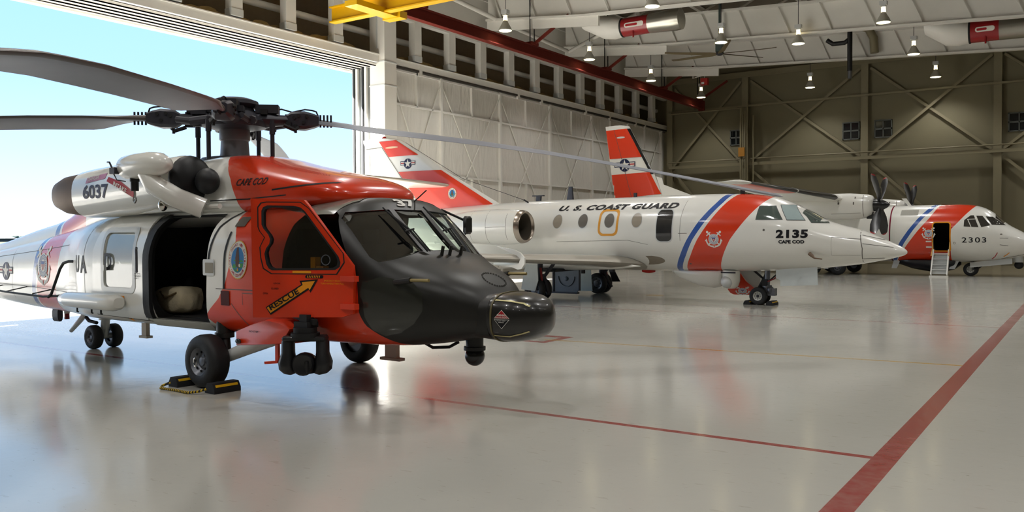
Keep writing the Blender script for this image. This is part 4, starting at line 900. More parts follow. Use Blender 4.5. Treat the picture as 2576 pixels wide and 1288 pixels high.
mb = MB(); mb.tube([(-8.3, -.66, .98), (-6.4, -.86, .94), (-4.9, -.95, .92), (-4.2, -.9, .96)], .018, 7); 
for x, y in ((-7.5, -.74), (-6.4, -.86), (-5.3, -.93), (-4.5, -.92)): mb.tube([(x, y, .95), (x + .12, y + .3, 1.02)], .01, 5)
mb.build('wire_aerial', dark, H)
mb = MB(); mb.loft([ring(x, z0, .62, .05, .5, n=2.5, N=12) for x, z0 in ((-6.5, .36), (-6.3, .36))]); mb.build('blade_aerial', grime, H)
mb = MB(); mb.cyl((-6.06, 0, .62), (-6.06, 0, .52), .05, 10); mb.build('beacon_base', palew, H)
mb = MB(); mb.cyl((-6.06, 0, .52), (-6.06, 0, .42), .045, 10); mb.build('beacon_lens', mat('beacon_red', '7A1420', .2), H)
mb = MB(); mb.tube([(-5.35, 0, .6), (-5.6, 0, .42), (-5.92, 0, .22)], [.05, .045, .035], 8); mb.build('tail_bumper', palew, H)
for x, y in ((1.72, .2), (-2.52, -.6)):
    k = 1 if x > 0 else .6; zb = .31 if x > 0 else .39
    mb = MB(); mb.box((x - .1 * k, y - .03, zb), (x + .1 * k, y + .03, .7)); mb.box((x - .17 * k, y - .05, zb - .01), (x + .17 * k, y + .05, zb + .025)); mb.build('blade_aerial', mat('beige_aerial', 'D2C6B6', .5), H)
# tail fin, stabiliser and tail rotor (off to the left)
mb = MB(); mb.loft([[Vector((x0 + c * u, w * math.sin(math.pi * min(u, .999)) * (1 if k else -1), z)) for k in (0, 1) for u in ([0, .2, .5, .8, 1] if not k else [.8, .5, .2])] for z, x0, c, w in ((1.5, -12.6, 1.8, .16), (2.6, -13.0, 1.4, .14), (4.0, -13.8, 1.1, .1))]); mb.build('tail_fin', red, H)
mb = MB(); mb.box((-12.6, -2.1, 1.5), (-11.7, 2.1, 1.58)); mb.build('stabiliser', white, H)
# ---- landing gear
def tyre_mesh(r, w, rim):
    return [(-w / 2 + .01, rim), (-w / 2, rim + .02), (-w / 2, r * .72), (-w * .46, r * .86), (-w * .36, r * .955), (-w * .2, r), (w * .2, r), (w * .36, r * .955), (w * .46, r * .86), (w / 2, r * .72), (w / 2, rim + .02), (w / 2 - .01, rim)]
def wheel(parent, c, r, w, rim=None, rimm=None, side_=-1, n=32):
    rim = rim or r * .55
    o = MB().lathe((0, 0, 0), (0, 1, 0), tyre_mesh(r, w, rim), n, 0, (False, False)).build('tyre', rubber, parent, c)
    mb = MB(); s = side_
    prof = [(s * (-w * .3), rim * .98), (s * w * .44, rim * 1.02), (s * w * .47, rim), (s * w * .36, rim * .82), (s * w * .2, rim * .6), (s * w * .24, rim * .35), (s * w * .3, rim * .3), (s * w * .32, rim * .05)]
    mb.lathe((0, 0, 0), (0, 1, 0), prof, n); h = mb.build('wheel_rim', rimm or alu, o)
    mb = MB(); 
    for k in range(8):
        a = 2 * math.pi * k / 8; p = Vector((rim * .68 * math.cos(a), s * w * .3, rim * .68 * math.sin(a))); mb.cyl(p, p + Vector((0, s * w * .05, 0)), rim * .09, 8)
    mb.build('rim_bolts', dark, o); return o
for s in (-1, 1):
    w_ = wheel(H, (0, s * 1.28, .33), .33, .27, .17, None, s)
    mb = MB(); mb.tube([(.02, s * 1.1, .33), (.5, s * 1.06, .5), (1.0, s * .95, .68)], [.07, .085, .1], 12); mb.build('drag_strut', palew, H)
    mb = MB(); mb.tube([(.12, s * 1.08, .35), (.02, s * 1.04, .7)], .06, 12); mb.cyl((.02, s * 1.04, .62), (0, s * 1.03, .95), .1, 12); mb.cyl((.02, s * 1.04, .66), (.02, s * 1.04, .6), .12, 12); mb.build('shock_strut', black, H)
mb = MB(); c = [(0 + .03 * math.cos(a), -1.45, .33 + .055 * math.sin(a)) for a in [2 * math.pi * i / 12 for i in range(13)]]; mb.tube(c, .007, 5); mb.build('tie_ring', chrome, H)
for s in (-1, 1):
    wheel(H, (-4.82, s * .17, .2), .2, .17, .1, None, s, 24)
mb = MB(); mb.tube([(-4.82, -.12, .2), (-4.82, .12, .2)], .05, 10); mb.tube([(-4.82, 0, .2), (-4.75, 0, .5), (-4.72, 0, .7)], .07, 10); mb.cyl((-4.75, 0, .52), (-4.75, 0, .48), .11, 12); mb.build('tail_strut', palew, H)
mb = MB(); mb.tube([(-4.95, -.05, .42), (-5.2, -.05, .44), (-5.3, -.05, .5)], .03, 8); mb.build('tail_tow_link', dark, H)
# right stub fairing, step and searchlight
for s in (-1, 1):
    st = [(.72, .58), (.72, .75), (1.05, .86), (1.3, .92), (1.55, .9), (1.75, .84), (1.6, .66), (1.3, .63)]
    mb = MB(); mb.loft([[Vector((x, s * y, z)) for x, z in [((a - 1.2) * k + 1.2, (b - .75) * k + .75) for a, b in st]] for y, k in ((.8, 1.1), (1.2, 1.05), (1.36, 1.0), (1.4, .93))]); sf = mb.build('gear_fairing', red, H, ang=50)
    mb = MB(); mb.sph((.8, s * 1.41, .64), (.05, .02, .03), 12, 8); mb.build('position_lamp', podm, sf)
    mb = MB(); mb.beam((1.38, s * 1.3, .82), (1.4, s * 1.32, .44), .05, .03); mb.beam((1.42, s * 1.32, .44), (1.24, s * 1.36, .42), .05, .03); mb.build('foot_step', red, H)
lettering('fairing_lettering', text_tris('NO STEP', 1.0, 1.17, .76, .02), bvh_of([c for c in H.children if c.name.startswith('gear_fairing')][0]), side(-1), mk, H, .006, 0)
sl = MB(); sl.box((1.76, -1.38, .86), (1.98, -1.22, .92)); sl.cyl((1.88, -1.32, .86), (1.88, -1.32, .8), .13, 18); sl.cyl((1.88, -1.32, .8), (1.88, -1.32, .75), .16, 18); sl.beam((1.5, -1.2, .98), (2.02, -1.3, .92), .06, .06); sl.box((1.83, -1.36, .92), (1.95, -1.26, 1.0)); so = sl.build('searchlight_mount', dark, H)
yk = mat('searchlight_black', '131316', .45, coat=.2)
for k in (-1, 1):
    a = Vector((.81, .59, 0)) * k
    mb = MB(); mb.loft([[Vector((1.88, -1.32, z)) + a * off + Vector((.81, .59, 0)) * wd * math.cos(q) + Vector((-.59, .81, 0)) * th * math.sin(q) for q in [2 * math.pi * j / 12 for j in range(12)]] for z, off, wd, th in ((.76, .17, .06, .06), (.7, .19, .075, .08), (.58, .19, .075, .1), (.48, .2, .1, .13), (.4, .19, .1, .13), (.355, .17, .07, .1), (.34, .16, .02, .05))]); mb.build('yoke_arm', yk, so, ang=60)
mb = MB(); mb.box((-.24, -.1, -.03), (.24, .1, .03)); o = mb.build('yoke_bridge', yk, so); o.location = (1.88, -1.32, .74); o.rotation_euler = (0, 0, R_(36)); o.modifiers.new('b', 'BEVEL').width = .02
mb = MB(); mb.lathe((1.87, -1.32, .46), (.59, -.81, 0), [(-.16, .03), (-.15, .1), (0, .125), (.1, .125), (.13, .105), (.11, .02)], 20); mb.box((1.74, -1.4, .36), (2.0, -1.24, .5)); mb.build('lamp_drum', yk, so)
# ---- rotor mast, hub and blades
MX = -1.16
hubm = mat('rotor_hub_grey', '34343C', .5, metal=.3, noise=.15); bladem = mat('rotor_blade_grey', '7A7E88', .5, noise=.08, nscale=3); lem = mat('blade_edge_brown', '4A403C', .45, noise=.06)
mb = MB(); mb.lathe((MX, 0, 0), (0, 0, 1), [(2.9, .34), (2.98, .32), (3.0, .21), (3.05, .2), (3.22, .19), (3.24, .21), (3.42, .21), (3.44, .2)], 28); mb.build('rotor_mast', mat('mast_grey', '77757A', .42, metal=.3), H)
mb = MB(); mb.lathe((MX - .1, 0, 0), (0, 0, 1), [(2.9, .42), (2.98, .4), (3.0, .3)], 20); mb.build('mast_base', grime, H)
mb = MB(); mb.lathe((MX, 0, 0), (0, 0, 1), [(3.38, .25), (3.42, .44), (3.5, .46), (3.56, .4), (3.64, .3), (3.7, .26)], 24); hub = mb.build('rotor_hub', hubm, H)
mb = MB(); mb.lathe((MX, 0, 0), (0, 0, 1), [(3.66, .2), (3.7, .3), (3.74, .34), (3.79, .33), (3.83, .22), (3.85, .04)], 28); mb.build('vibration_absorber', hubm, hub)
random.seed(3)
AZ0 = 43.5 + 2
def bz(r, k=0):
    F = ((0, 3.53), (1.0, 3.51), (1.73, 3.44), (2.9, 3.32), (4.1, 3.18), (5.3, 2.99), (6.6, 2.77), (8.3, 2.46)); E_ = ((0, 3.53), (1, 3.52), (2.09, 3.46), (4.4, 3.235), (5.3, 3.14), (6.25, 3.045), (7.28, 2.91), (7.83, 2.83), (8.3, 2.76)); G = ((0, 3.53), (3.0, 3.49), (4.2, 3.43), (5.3, 3.34), (6.4, 3.2), (7.3, 3.06), (8.3, 2.86))
    T = F if k == 0 else E_ if k == 3 else G
    for (a, b), (c, d) in zip(T[:-1], T[1:]):
        if r <= c: return b + (d - b) * (r - a) / (c - a)
    return T[-1][1]
for k in range(4):
    A = R_(AZ0 + 90 * k); er = Vector((math.cos(A), math.sin(A), 0)); et = Vector((-math.sin(A), math.cos(A), 0)); ez = Vector((0, 0, 1)); Q = lambda r, a, z: Vector((MX, 0, 0)) + er * r + et * a + ez * z
    Mx = Matrix.Translation((MX, 0, 0)) @ Matrix.Rotation(A, 4, 'Z')
    mb = MB(); mb.loft([[Q(r, w * math.cos(q), 3.53 + h * math.sin(q)) for q in [2 * math.pi * j / 14 for j in range(14)]] for r, w, h in ((.25, .2, .1), (.45, .17, .11), (.6, .13, .08), (.75, .1, .075))]); arm = mb.build('hub_arm', hubm, hub)
    mb = MB(); 
    mb.loft([[Q(r, w * s1, 3.53 + h * s2) for s1, s2 in ((-1, -.7), (-.7, -1), (.7, -1), (1, -.7), (1, .7), (.7, 1), (-.7, 1), (-1, .7))] for r, w, h in ((.72, .08, .07), (.8, .13, .12), (.98, .14, .13), (1.1, .12, .1), (1.18, .09, .07))]); mb.build('blade_cuff', hubm, hub)
    mb = MB()
    for dr, da, dz in ((.84, -.135, .03), (.97, -.14, -.04), (.9, -.14, .06), (1.02, -.14, .05)): mb.cyl(Q(dr, da, 3.53 + dz), Q(dr, da * 1.12, 3.53 + dz), .025, 8); mb.cyl(Q(dr, -da, 3.53 + dz), Q(dr, -da * 1.12, 3.53 + dz), .025, 8)
    for j in range(4): mb.cyl(Q(1.2 + .05 * j, 0, 3.44), Q(1.2 + .05 * j, 0, 3.62), .014, 6)
    mb.build('cuff_bolts', dark, hub)
    mb = MB(); mb.tube([Q(.45, .28, 3.46), Q(.75, .2, 3.5)], .045, 8); mb.tube([Q(.3, .3, 3.5), Q(.55, .31, 3.46)], .06, 8); mb.build('lag_damper', grime, hub)
    mb = MB(); mb.box((.3, -.12, 3.62), (.62, .12, 3.74), 0, Mx); mb.box((.36, -.06, 3.58), (.56, .2, 3.66), 0, Mx); mb.build('hub_box', grime, hub)
    mb = MB(); mb.tube([Q(.5, .05, 3.68), Q(.65, .04, 3.7), Q(.8, .04, 3.66), Q(.98, .03, 3.7), Q(1.08, .03, 3.69), Q(1.14, .02, 3.67), Q(1.17, 0, 3.6)], .012, 6); mb.tube([Q(.8, .04, 3.66), Q(.8, .04, 3.56)], .01, 5); mb.build('deice_cable', dark, hub)
    mb = MB()
    for j in range(7): a, b, c_ = random.uniform(.2, .8), random.uniform(-.2, .2), random.uniform(3.42, 3.62); mb.box((a, b, c_), (a + random.uniform(.05, .14), b + random.uniform(.04, .1), c_ + random.uniform(.03, .08)), 0, Mx)
    mb.tube([Q(.7, -.2, 3.44), Q(.85, -.16, 3.38), Q(.9, -.1, 3.44)], .03, 6); mb.tube([Q(.86, -.14, 3.46), Q(.86, -.14, 3.34)], .02, 6); mb.build('hub_fittings', dark, hub)
    mb = MB(); p = Q(.55, -.26, 0); mb.cyl(p + ez * 2.92, p + ez * 3.5, .03, 8); mb.cyl(p + ez * 3.3, p + ez * 3.46, .04, 8); mb.build('pitch_link', grime, H)
    # blade: aerofoil stations (radius, chord, leading edge offset, pitch)
    rings = []
    for r, ch, le, pt in ((1.14, .13, .065, 12), (1.35, .16, .08, 13), (1.55, .26, .09, 14), (1.85, .48, .13, 14), (2.0, .53, .14, 14), (2.7, .53, .14, 13.5), (3.5, .53, .14, 12.5), (4.5, .53, .14, 11), (5.5, .53, .14, 9.5), (6.4, .53, .14, 8.5), (7.2, .53, .14, 8), (7.55, .53, .14, 7.5), (7.6, .56, .14, 7.5), (7.9, .5, .06, 7), (8.1, .42, -.04, 7), (8.18, .3, -.1, 7)):
        th = .058 if r > 1.9 else .11 - (.052 * (r - 1.14) / .8); prof = []
        for u, v in ((0, 0), (.03, .35), (.1, .75), (.25, 1), (.5, .75), (.8, .3), (1, .05), (1, -.05), (.8, -.18), (.5, -.4), (.25, -.55), (.1, -.45), (.03, -.25)):
            a = (le - u * ch); z = v * th * .55; ca, sa = math.cos(R_(pt)), math.sin(R_(pt))
            prof.append(Q(r, a * ca - z * sa, bz(r, k) + a * sa + z * ca))
        rings.append(prof)
    mb = MB(); mb.loft(rings, lambda i, j: 1 if j in (0, 1, 11, 12) else 0); mb.build('rotor_blade', [bladem, lem], H, ang=40)
# ---- loose things by the helicopter
t = thing('duffel_bag', 'lumpy tan canvas bag on the cabin floor in the open helicopter door', 'bag', tuple(H.location), R_(-2))
mb = MB(); random.seed(5); rings = []
for i in range(13):
    u = i / 12; th = math.pi * u; rr = []
    for j in range(22):
        a = 2 * math.pi * j / 22; f = 1 + .1 * math.sin(3 * a + 5 * u) + .07 * math.sin(7 * a - 9 * u) + random.uniform(-.04, .04)
        c_, s_ = math.cos(a), math.sin(a); q = .34 * (math.sin(th) ** .45 if 0 < i < 12 else .12)
        rr.append(Vector((-1.56 + q * f * math.copysign(abs(c_) ** .6, c_), -.64 + .22 * (q / .34) * f * math.copysign(abs(s_) ** .6, s_), .985 - .185 * math.copysign(abs(math.cos(th)) ** .6, math.cos(th)))))
    rings.append(rr)
mb.loft(rings); mb.build('bag_body', mat('tan_canvas', 'D2C4A4', .9, noise=.2, nscale=7, bump=.6, bscale=12), t, ang=80)
mb = MB(); mb.tube([(-1.76, -.82, 1.1), (-1.56, -.88, 1.02), (-1.36, -.82, 1.1)], .015, 6); mb.build('bag_strap', mat('brown_strap', '6A5638', .8), t)
chm = mat('chock_rubber', '17171A', .7); 
def chock(lab, loc, rz, L=.34, grp='wheel chocks', s=1.):
    t = thing('wheel_chock', lab, 'chock', loc, rz, grp)
    mb = MB(); mb.prism([(-.1 * s, 0), (.1 * s, 0), (.1 * s, .05 * s), (.055 * s, .12 * s), (-.055 * s, .12 * s), (-.1 * s, .05 * s)], lambda a, b, u: Vector((a, u, b)), -L / 2, L / 2); mb.build('chock_body', chm, t)
    for k in (-1, 1):
        mb = MB(); p = Vector((k * .0785 * s, 0, .086 * s)); n_ = Vector((k * .84, 0, .54)); mb.box((-.002, -L / 2 + .03, -.016 * s), (.002, L / 2 - .03, .016 * s)); o = mb.build('reflective_strip', MATS['mark_yellow'], t); o.location = p + n_ * .002; o.rotation_euler = (0, -math.atan2(n_.z, n_.x), 0)
    return t
c1 = chock('black and yellow wheel chock behind the helicopter right main wheel', (-9.42, 6.55, 0), R_(-4), .36)
c2_ = chock('black and yellow wheel chock before the helicopter right main wheel', (-8.64, 6.51, 0), R_(-4), .36)
mb = MB(); mb.tube([(-9.44, 6.34, .06), (-9.47, 6.25, .03), (-9.4, 6.18, .018), (-9.1, 6.2, .016), (-8.85, 6.17, .018), (-8.74, 6.22, .03), (-8.66, 6.29, .06)], .016, 8); rp = mb.build('chock_rope', mat('striped_rope', 'A08820', .8)); tag(rp, 'yellow and black rope joining the two chocks at the helicopter wheel', 'rope')
rm = rp.data.materials[0]; nt = rm.node_tree; wv = nt.nodes.new('ShaderNodeTexWave'); wv.inputs['Scale'].default_value = 9; tc = nt.nodes.new('ShaderNodeTexCoord'); nt.links.new(tc.outputs['Object'], wv.inputs['Vector'])
mx = nt.nodes.new('ShaderNodeMix'); mx.data_type = 'RGBA'; gt = nt.nodes.new('ShaderNodeMath'); gt.operation = 'GREATER_THAN'; gt.inputs[1].default_value = .5; nt.links.new(wv.outputs['Fac'], gt.inputs[0]); nt.links.new(gt.outputs[0], mx.inputs[0])
mx.inputs[6].default_value = (*lin('B89A20'), 1); mx.inputs[7].default_value = (*lin('1A1A1A'), 1); nt.links.new(mx.outputs[2], nt.nodes['Principled BSDF'].inputs['Base Color'])
# ================================================================== WHITE JET 2135
J = thing('jet', 'white twin-engine jet numbered 2135 with orange-red and blue bands across its nose', 'aeroplane', (-13.08, 22.45, 0))
jp = paint('jet_paint', WHITE, [
    (BLUE, [(.7, 3.5), (.92, 3.61), (1.32, 3.89), (1.73, 4.14), (2.21, 4.46), (2.7, 4.84), (3.1, 5.06)], [(.7, 3.66), (.92, 3.77), (1.32, 4.06), (1.73, 4.30), (2.21, 4.64), (2.7, 5.02), (3.1, 5.24)]),
    (RED, [(.7, 3.8), (.92, 3.9), (1.32, 4.19), (1.73, 4.43), (2.21, 4.76), (2.7, 5.11), (3.1, 5.42)], [(.7, 4.78), (.92, 4.86), (1.33, 5.09), (1.73, 5.32), (2.2, 5.68), (2.58, 5.98), (2.81, 6.18), (3.1, 6.42)])], coat=.6)
JB = [(-8.6, 2.35, 2.6, .1, 2.48), (-7.4, 1.95, 2.68, .32, 2.35), (-5.6, 1.45, 2.76, .62, 2.15), (-4.0, 1.08, 2.84, .86, 2.0), (-2.4, .88, 2.9, 1.0, 1.92), (-.8, .85, 2.94, 1.05, 1.9), (1.0, .85, 2.95, 1.05, 1.9), (3.0, .85, 2.96, 1.05, 1.9), (4.6, .86, 2.97, 1.05, 1.9), (5.6, .88, 2.93, 1.04, 1.9),
      (6.1, .9, 2.86, 1.03, 1.88), (6.6, .93, 2.7, 1.0, 1.85), (7.05, .96, 2.47, .95, 1.8), (7.45, 1.0, 2.24, .86, 1.72), (7.9, 1.05, 2.08, .72, 1.62), (8.4, 1.12, 1.94, .54, 1.55), (8.8, 1.2, 1.76, .38, 1.48), (9.1, 1.27, 1.62, .24, 1.43), (9.3, 1.33, 1.51, .12, 1.41), (9.37, 1.38, 1.44, .04, 1.41)]
mb = MB(); mb.loft([ring(*q, n=2.05, N=48) for q in dense(JB)]); jf = mb.build('fuselage', jp, J, ang=60); jb = bvh_of(jf)
SD = side(-1); seam = MATS['seam_line']
cgl = mat('cockpit_glass', '4E5A55', .07, noise=.12, coat=.6, nscale=2.); cgl2 = mat('cockpit_glass_pale', '9FB0B0', .08, noise=.1, coat=.5, nscale=3.)
frm = mat('window_surround', '3C3E3C', .4)
for k, (p, m_) in enumerate((([(6.02, 2.58), (6.39, 2.58), (6.62, 2.23), (5.99, 2.24)], cgl), ([(6.5, 2.6), (6.78, 2.6), (7.13, 2.21), (6.74, 2.22)], cgl2), ([(6.89, 2.58), (7.08, 2.5), (7.62, 2.14), (7.28, 2.15)], cgl))):
    cx = sum(q[0] for q in p) / 4; cz = sum(q[1] for q in p) / 4; g = [(cx + (q[0] - cx) * 1.07, cz + (q[1] - cz) * 1.07) for q in p]
    for s in (-1, 1): decal('cockpit_window', [[(g, 1)], [(p, 0)]], jb, side(s), [m_, frm], J, .005, .1)
TP = top(); 
for s in (-1, 1): decal('windscreen_pane', [[([(7.0, s * .06), (7.42, s * .06), (7.44, s * .45), (7.2, s * .58), (7.02, s * .5)], 0)]], jb, TP, cgl, J, .007, .1)
for i, x in enumerate((.11, .96, 1.81, 2.66)):
    m_ = mat('cabin_window_%s' % ('pale' if i in (0, 3) else 'grey'), '9B9284' if i in (0, 3) else '6E6A64', .15, noise=.1, coat=.4)
    for s in (-1, 1): decal('cabin_window', [[(ell(x, 2.27, .165, .215), 1)], [(ell(x, 2.27, .152, .2), 0)]], jb, side(s), [m_, palew], J, .004, .1)
lg = mat('large_window_glass', '2E2E2E', .08, noise=.35, nscale=3, coat=.6)
for s in (-1, 1): decal('observation_window', [[(rrect(3.24, 1.66, 3.74, 2.57, .14), 1)], [(rrect(3.265, 1.69, 3.715, 2.545, .13), 0)]], jb, side(s), [lg, palew], J, .004, .1)
decal('hatch_outline', [[(rrect(1.47, 1.84, 2.1, 2.6, .16), 0, [rrect(1.535, 1.905, 2.035, 2.535, .12)])]], jb, SD, mat('hatch_orange', 'D9962A', .35), J, .005, .1)
lettering('fuselage_lettering', text_tris('U. S. COAST GUARD', .0, 3.76, 2.575, .16, shear=.55, bold=.05, space=1.1), jb, SD, mk, J, .006, .1)
lettering('fuselage_number', text_tris('2135', 6.5, 7.26, 1.765, .21, bold=.05, space=1.1), jb, SD, mk, J, .006, .1)
lettering('fuselage_lettering', text_tris('CAPE COD', 6.56, 7.18, 1.63, .085, bold=.05), jb, SD, mk, J, .006, .1)
cg_emblem('service_emblem', 4.89, 1.74, .16, jb, SD, J)
decal('panel_seam', [[(stroke([(8.42, 1.14), (8.45, 1.5), (8.36, 1.94)], .018), 0), (stroke([(8.42, 1.83), (9.0, 1.68)], .012), 0), (stroke([(8.45, 1.62), (9.1, 1.53)], .012), 0), (stroke([(8.45, 1.25), (8.9, 1.27)], .012), 0), (stroke([(7.78, 1.78), (8.42, 1.73)], .012), 0), (stroke([(7.78, 1.78), (7.77, 1.34), (8.4, 1.34)], .006), 0),
    (stroke([(4.0, 2.8), (3.95, 2.3), (3.95, 1.7)], .008), 0), (stroke([(3.9, 1.9), (4.15, 1.9)], .012), 0), (stroke([(.1, 1.68), (2.4, 1.72), (3.0, 1.6)], .008), 0), (stroke([(6.3, .93), (7.4, 1.02)], .012), 0), (ell(6.2, 1.97, .03, n=8), 0), (ell(4.1, 1.08, .03, .018, n=8), 0)]], jb, SD, seam, J, .003, .15)
decal('landing_light', [[([(2.86, 1.285), (3.05, 1.29), (3.22, 1.27), (3.34, 1.235), (3.4, 1.18), (3.38, 1.13), (3.3, 1.09), (3.15, 1.06), (2.98, 1.045), (2.84, 1.04), (2.9, 1.1), (2.925, 1.16), (2.91, 1.23)], 0)]], jb, SD, mat('landing_light_glass', '8A8070', .12, coat=.5), J, .004, .1)
mb = MB(); mb.tube([(7.29, -.86, 1.38), (7.36, -.9, 1.33), (7.42, -.9, 1.27), (7.6, -.88, 1.245)], [.05, .045, .022, .015], 8); mb.build('pitot_probe', mat('brown_probe', '6E5844', .5), J)
mb = MB(); mb.sph((2.55, 0, .83), (.22, .1, .06), 14, 8); mb.build('belly_beacon', mat('beacon_red_lens', 'B02018', .25), J)
mb = MB(); mb.box((.62, -.5, .74), (.7, -.4, .9)); mb.build('drain_mast', dark, J)
mb = MB(); mb.box((1.6, -.4, .8), (1.66, -.34, .9)); mb.build('drain_mast', dark, J)
mb = MB(); mb.loft([[Vector((x + dx, w * a, z)) for dx, a in ((-.1, 0), (-.05, 1), (.08, 1), (.11, 0), (.08, -1), (-.05, -1))] for x, z, w in ((-1.18, 2.9, .03), (-1.16, 3.1, .03))]); mb.box((-1.38, -.05, 3.08), (-.98, .05, 3.11)); mb.build('top_aerial', grime, J)
mb = MB(); mb.loft([[Vector((x + dx * k, w * a, z)) for dx, a in ((-.13, 0), (-.06, 1), (.1, 1), (.14, 0), (.1, -1), (-.06, -1))] for x, z, w, k in ((-.04, 2.9, .035, 1.), (-.02, 3.34, .015, .5))]); mb.build('top_aerial', grime, J)
mb = MB(); mb.box((2.1, -.04, 2.94), (2.18, .04, 3.08)); mb.build('top_aerial', grime, J)
mb = MB(); mb.box((5.25, -.03, 2.92), (5.36, .03, 3.06)); mb.build('top_aerial', dark, J)
# wings
wpaint = mat('wing_white', WHITE, .3, coat=.4, noise=.02); lemet = mat('leading_edge_metal', 'A8A398', .45, metal=.35, noise=.06, nscale=3)
AF = ((0, 0), (.012, .3), (.05, .62), (.14, .95), (.3, 1.), (.6, .62), (1, .04), (1, -.04), (.6, -.3), (.3, -.55), (.14, -.6), (.05, -.45), (.012, -.25))
for s in (-1, 1):
    rings = []
    for y, le, ch, z, th in ((.3, 2.95, 4.6, 1.02, .52), (.9, 2.56, 4.25, 1.07, .46), (1.6, 2.12, 3.75, 1.13, .38), (3.0, 1.25, 3.2, 1.2, .32), (3.85, .72, 2.85, 1.24, .29), (5.0, 0, 2.4, 1.3, .25), (7.0, -1.25, 1.75, 1.4, .18), (8.05, -1.9, 1.4, 1.46, .14), (8.15, -2.1, 1.1, 1.47, .05)):
        rings.append([Vector((le - u * ch, s * y, z + v * th * .5)) for u, v in AF])
    mb = MB(); mb.loft(rings, lambda i, j: 1 if j in (0, 1, 2, 10, 11, 12) else 0); mb.build('wing', [wpaint, lemet], J, ang=40)
    mb = MB(); mb.prism([(1.02, 1.5), (.9, 1.52), (.72, 1.44), (.62, 1.36), (.66, 1.12), (.5, 1.02), (.2, 1.04), (.3, .98), (.6, .93), (.8, .96), (.86, 1.1), (.84, 1.3)][::1] if 0 else [(.1, 1.06), (.45, 1.03), (.62, .97), (.74, .99), (.84, 1.12), (.84, 1.28), (.7, 1.42), (.5, 1.5), (.1, 1.56), (-.1, 1.6), (.3, 1.45), (.6, 1.34), (.7, 1.24), (.66, 1.13), (.5, 1.09)], lambda a, b, t: Vector((a, s * t, b)), 3.82, 3.87); mb.build('wing_fence', white, J)
    mb = MB(); mb.loft([[Vector((x, s * (.95 + w * math.cos(a)), 1.0 + h * math.sin(a))) for a in [2 * math.pi * i / 16 for i in range(16)]] for x, w, h in ((-2.2, .05, .04), (-1.2, .22, .14), (.6, .24, .15), (2.0, .12, .1), (2.75, .01, .01))]); mb.build('wing_root_fairing', white, J, ang=60)
    # engine pods
    eo = (0, s * 1.76, 2.12)
    mb = MB(); mb.lathe(eo, (1, 0, 0), [(-3.9, .24), (-3.2, .4), (-2.4, .5), (-1.5, .53), (-.9, .51), (-.6, .48)], 40, 0, (True, False)); en = mb.build('engine_pod', white, J, ang=60)
    mb = MB(); mb.lathe(eo, (1, 0, 0), [(-.62, .485), (-.52, .465), (-.47, .43), (-.48, .395), (-.55, .375)], 40, 0, (False, False)); mb.build('intake_lip', mat('dull_bright_metal', 'A79C90', .25, metal=.9, noise=.12), en, ang=60)
    mb = MB(); mb.lathe(eo, (1, 0, 0), [(-.55, .375), (-.8, .36), (-1.15, .36), (-1.16, .02)], 32, 0, (False, True)); mb.build('intake_duct', mat('intake_grey', '5E584E', .5, metal=.3), en, ang=40)
    ebv = bvh_of(en); decal('pod_seam', [[(stroke([(-.9, 1.75), (-.86, 2.1), (-.9, 2.5)], .01), 0), (stroke([(-1.6, 1.65), (-1.56, 2.1), (-1.6, 2.6)], .01), 0), (stroke([(-2.2, 1.65), (-2.15, 2.1), (-2.2, 2.6)], .008), 0), (stroke([(-1.58, 2.1), (-.88, 2.12)], .008), 0)]], ebv, side(s), seam, en, .003, .1)
    mb = MB(); mb.loft([[Vector((x, s * y, 2.15 + h)) for x, h in ((-1.0, 0), (-1.3, .1), (-2.6, .1), (-3.0, 0), (-2.6, -.1), (-1.3, -.1))] for y in (.7, 1.5)]); mb.build('engine_pylon', white, J)
    # tailplane
    mb = MB(); mb.loft([[Vector((le - u * ch, s * y, z + v * th * .5)) for u, v in AF] for y, le, ch, z, th in ((.05, -4.55, 2.3, 3.54, .2), (1.5, -5.6, 1.7, 3.72, .15), (3.6, -7.1, 1.0, 3.95, .08), (3.7, -7.3, .7, 3.96, .03))], lambda i, j: 1 if j in (0, 1, 11, 12) else 0); mb.build('tailplane', [wpaint, lemet], J, ang=40)
# fin
FO = [(2.5, -2.0, -6.0), (2.95, -2.75, -6.95), (4.08, -4.9, -7.75), (4.92, -6.25, -8.42), (5.0, -6.38, -8.5), (5.2, -6.8, -8.6), (5.3, -7.3, -8.6)]
mb = MB(); mb.loft([[Vector((le - u * (le - te), v * (.13 - .02 * (z - 2.5)), z)) for u, v in ((0, 0), (.03, .5), (.15, 1), (.5, .9), (1, .12), (1, -.12), (.5, -.9), (.15, -1), (.03, -.5))] for z, le, te in FO]); fin = mb.build('tail_fin', white, J, ang=40); fb_ = bvh_of(fin)
for s in (-1, 1):
    decal('fin_red_band', [[([(-7.78, 5.2), (-6.98, 5.2), (-5.98, 4.64), (-7.33, 4.64)], 0)], [([(-6.89, 4.1), (-5.0, 4.08), (-2.85, 2.88), (-5.04, 2.56), (-6.05, 3.1)], 0)]], fb_, side(s), red, fin, .012, .1)
    insignia('star_insignia', -6.43, 4.36, .165, fb_, side(s), fin, off=.014)
decal('fin_lamp_strip', [[(ell(-7.17, 4.96, .3, .035), 0)]], fb_, SD, mat('pale_orange_lamp', 'E8C09A', .3), fin, .022, .1)
decal('rudder_seam', [[(stroke([(-7.64, 4.98), (-6.05, 3.05)], .02), 0), (stroke([(-8.45, 4.97), (-7.62, 4.99)], .014), 0), (stroke([(-8.3, 4.75), (-7.3, 3.4)], .008), 0)]], fb_, SD, seam, fin, .018, .1)
station_seal('station_seal', -4.47, 3.27, .18, .19, fb_, SD, fin, .022)
mb = MB(); mb.sph((-7.6, 0, 5.32), (.1, .05, .06), 12, 7); mb.build('fin_beacon', mat('beacon_red_lens', 'B02018', .25), J)
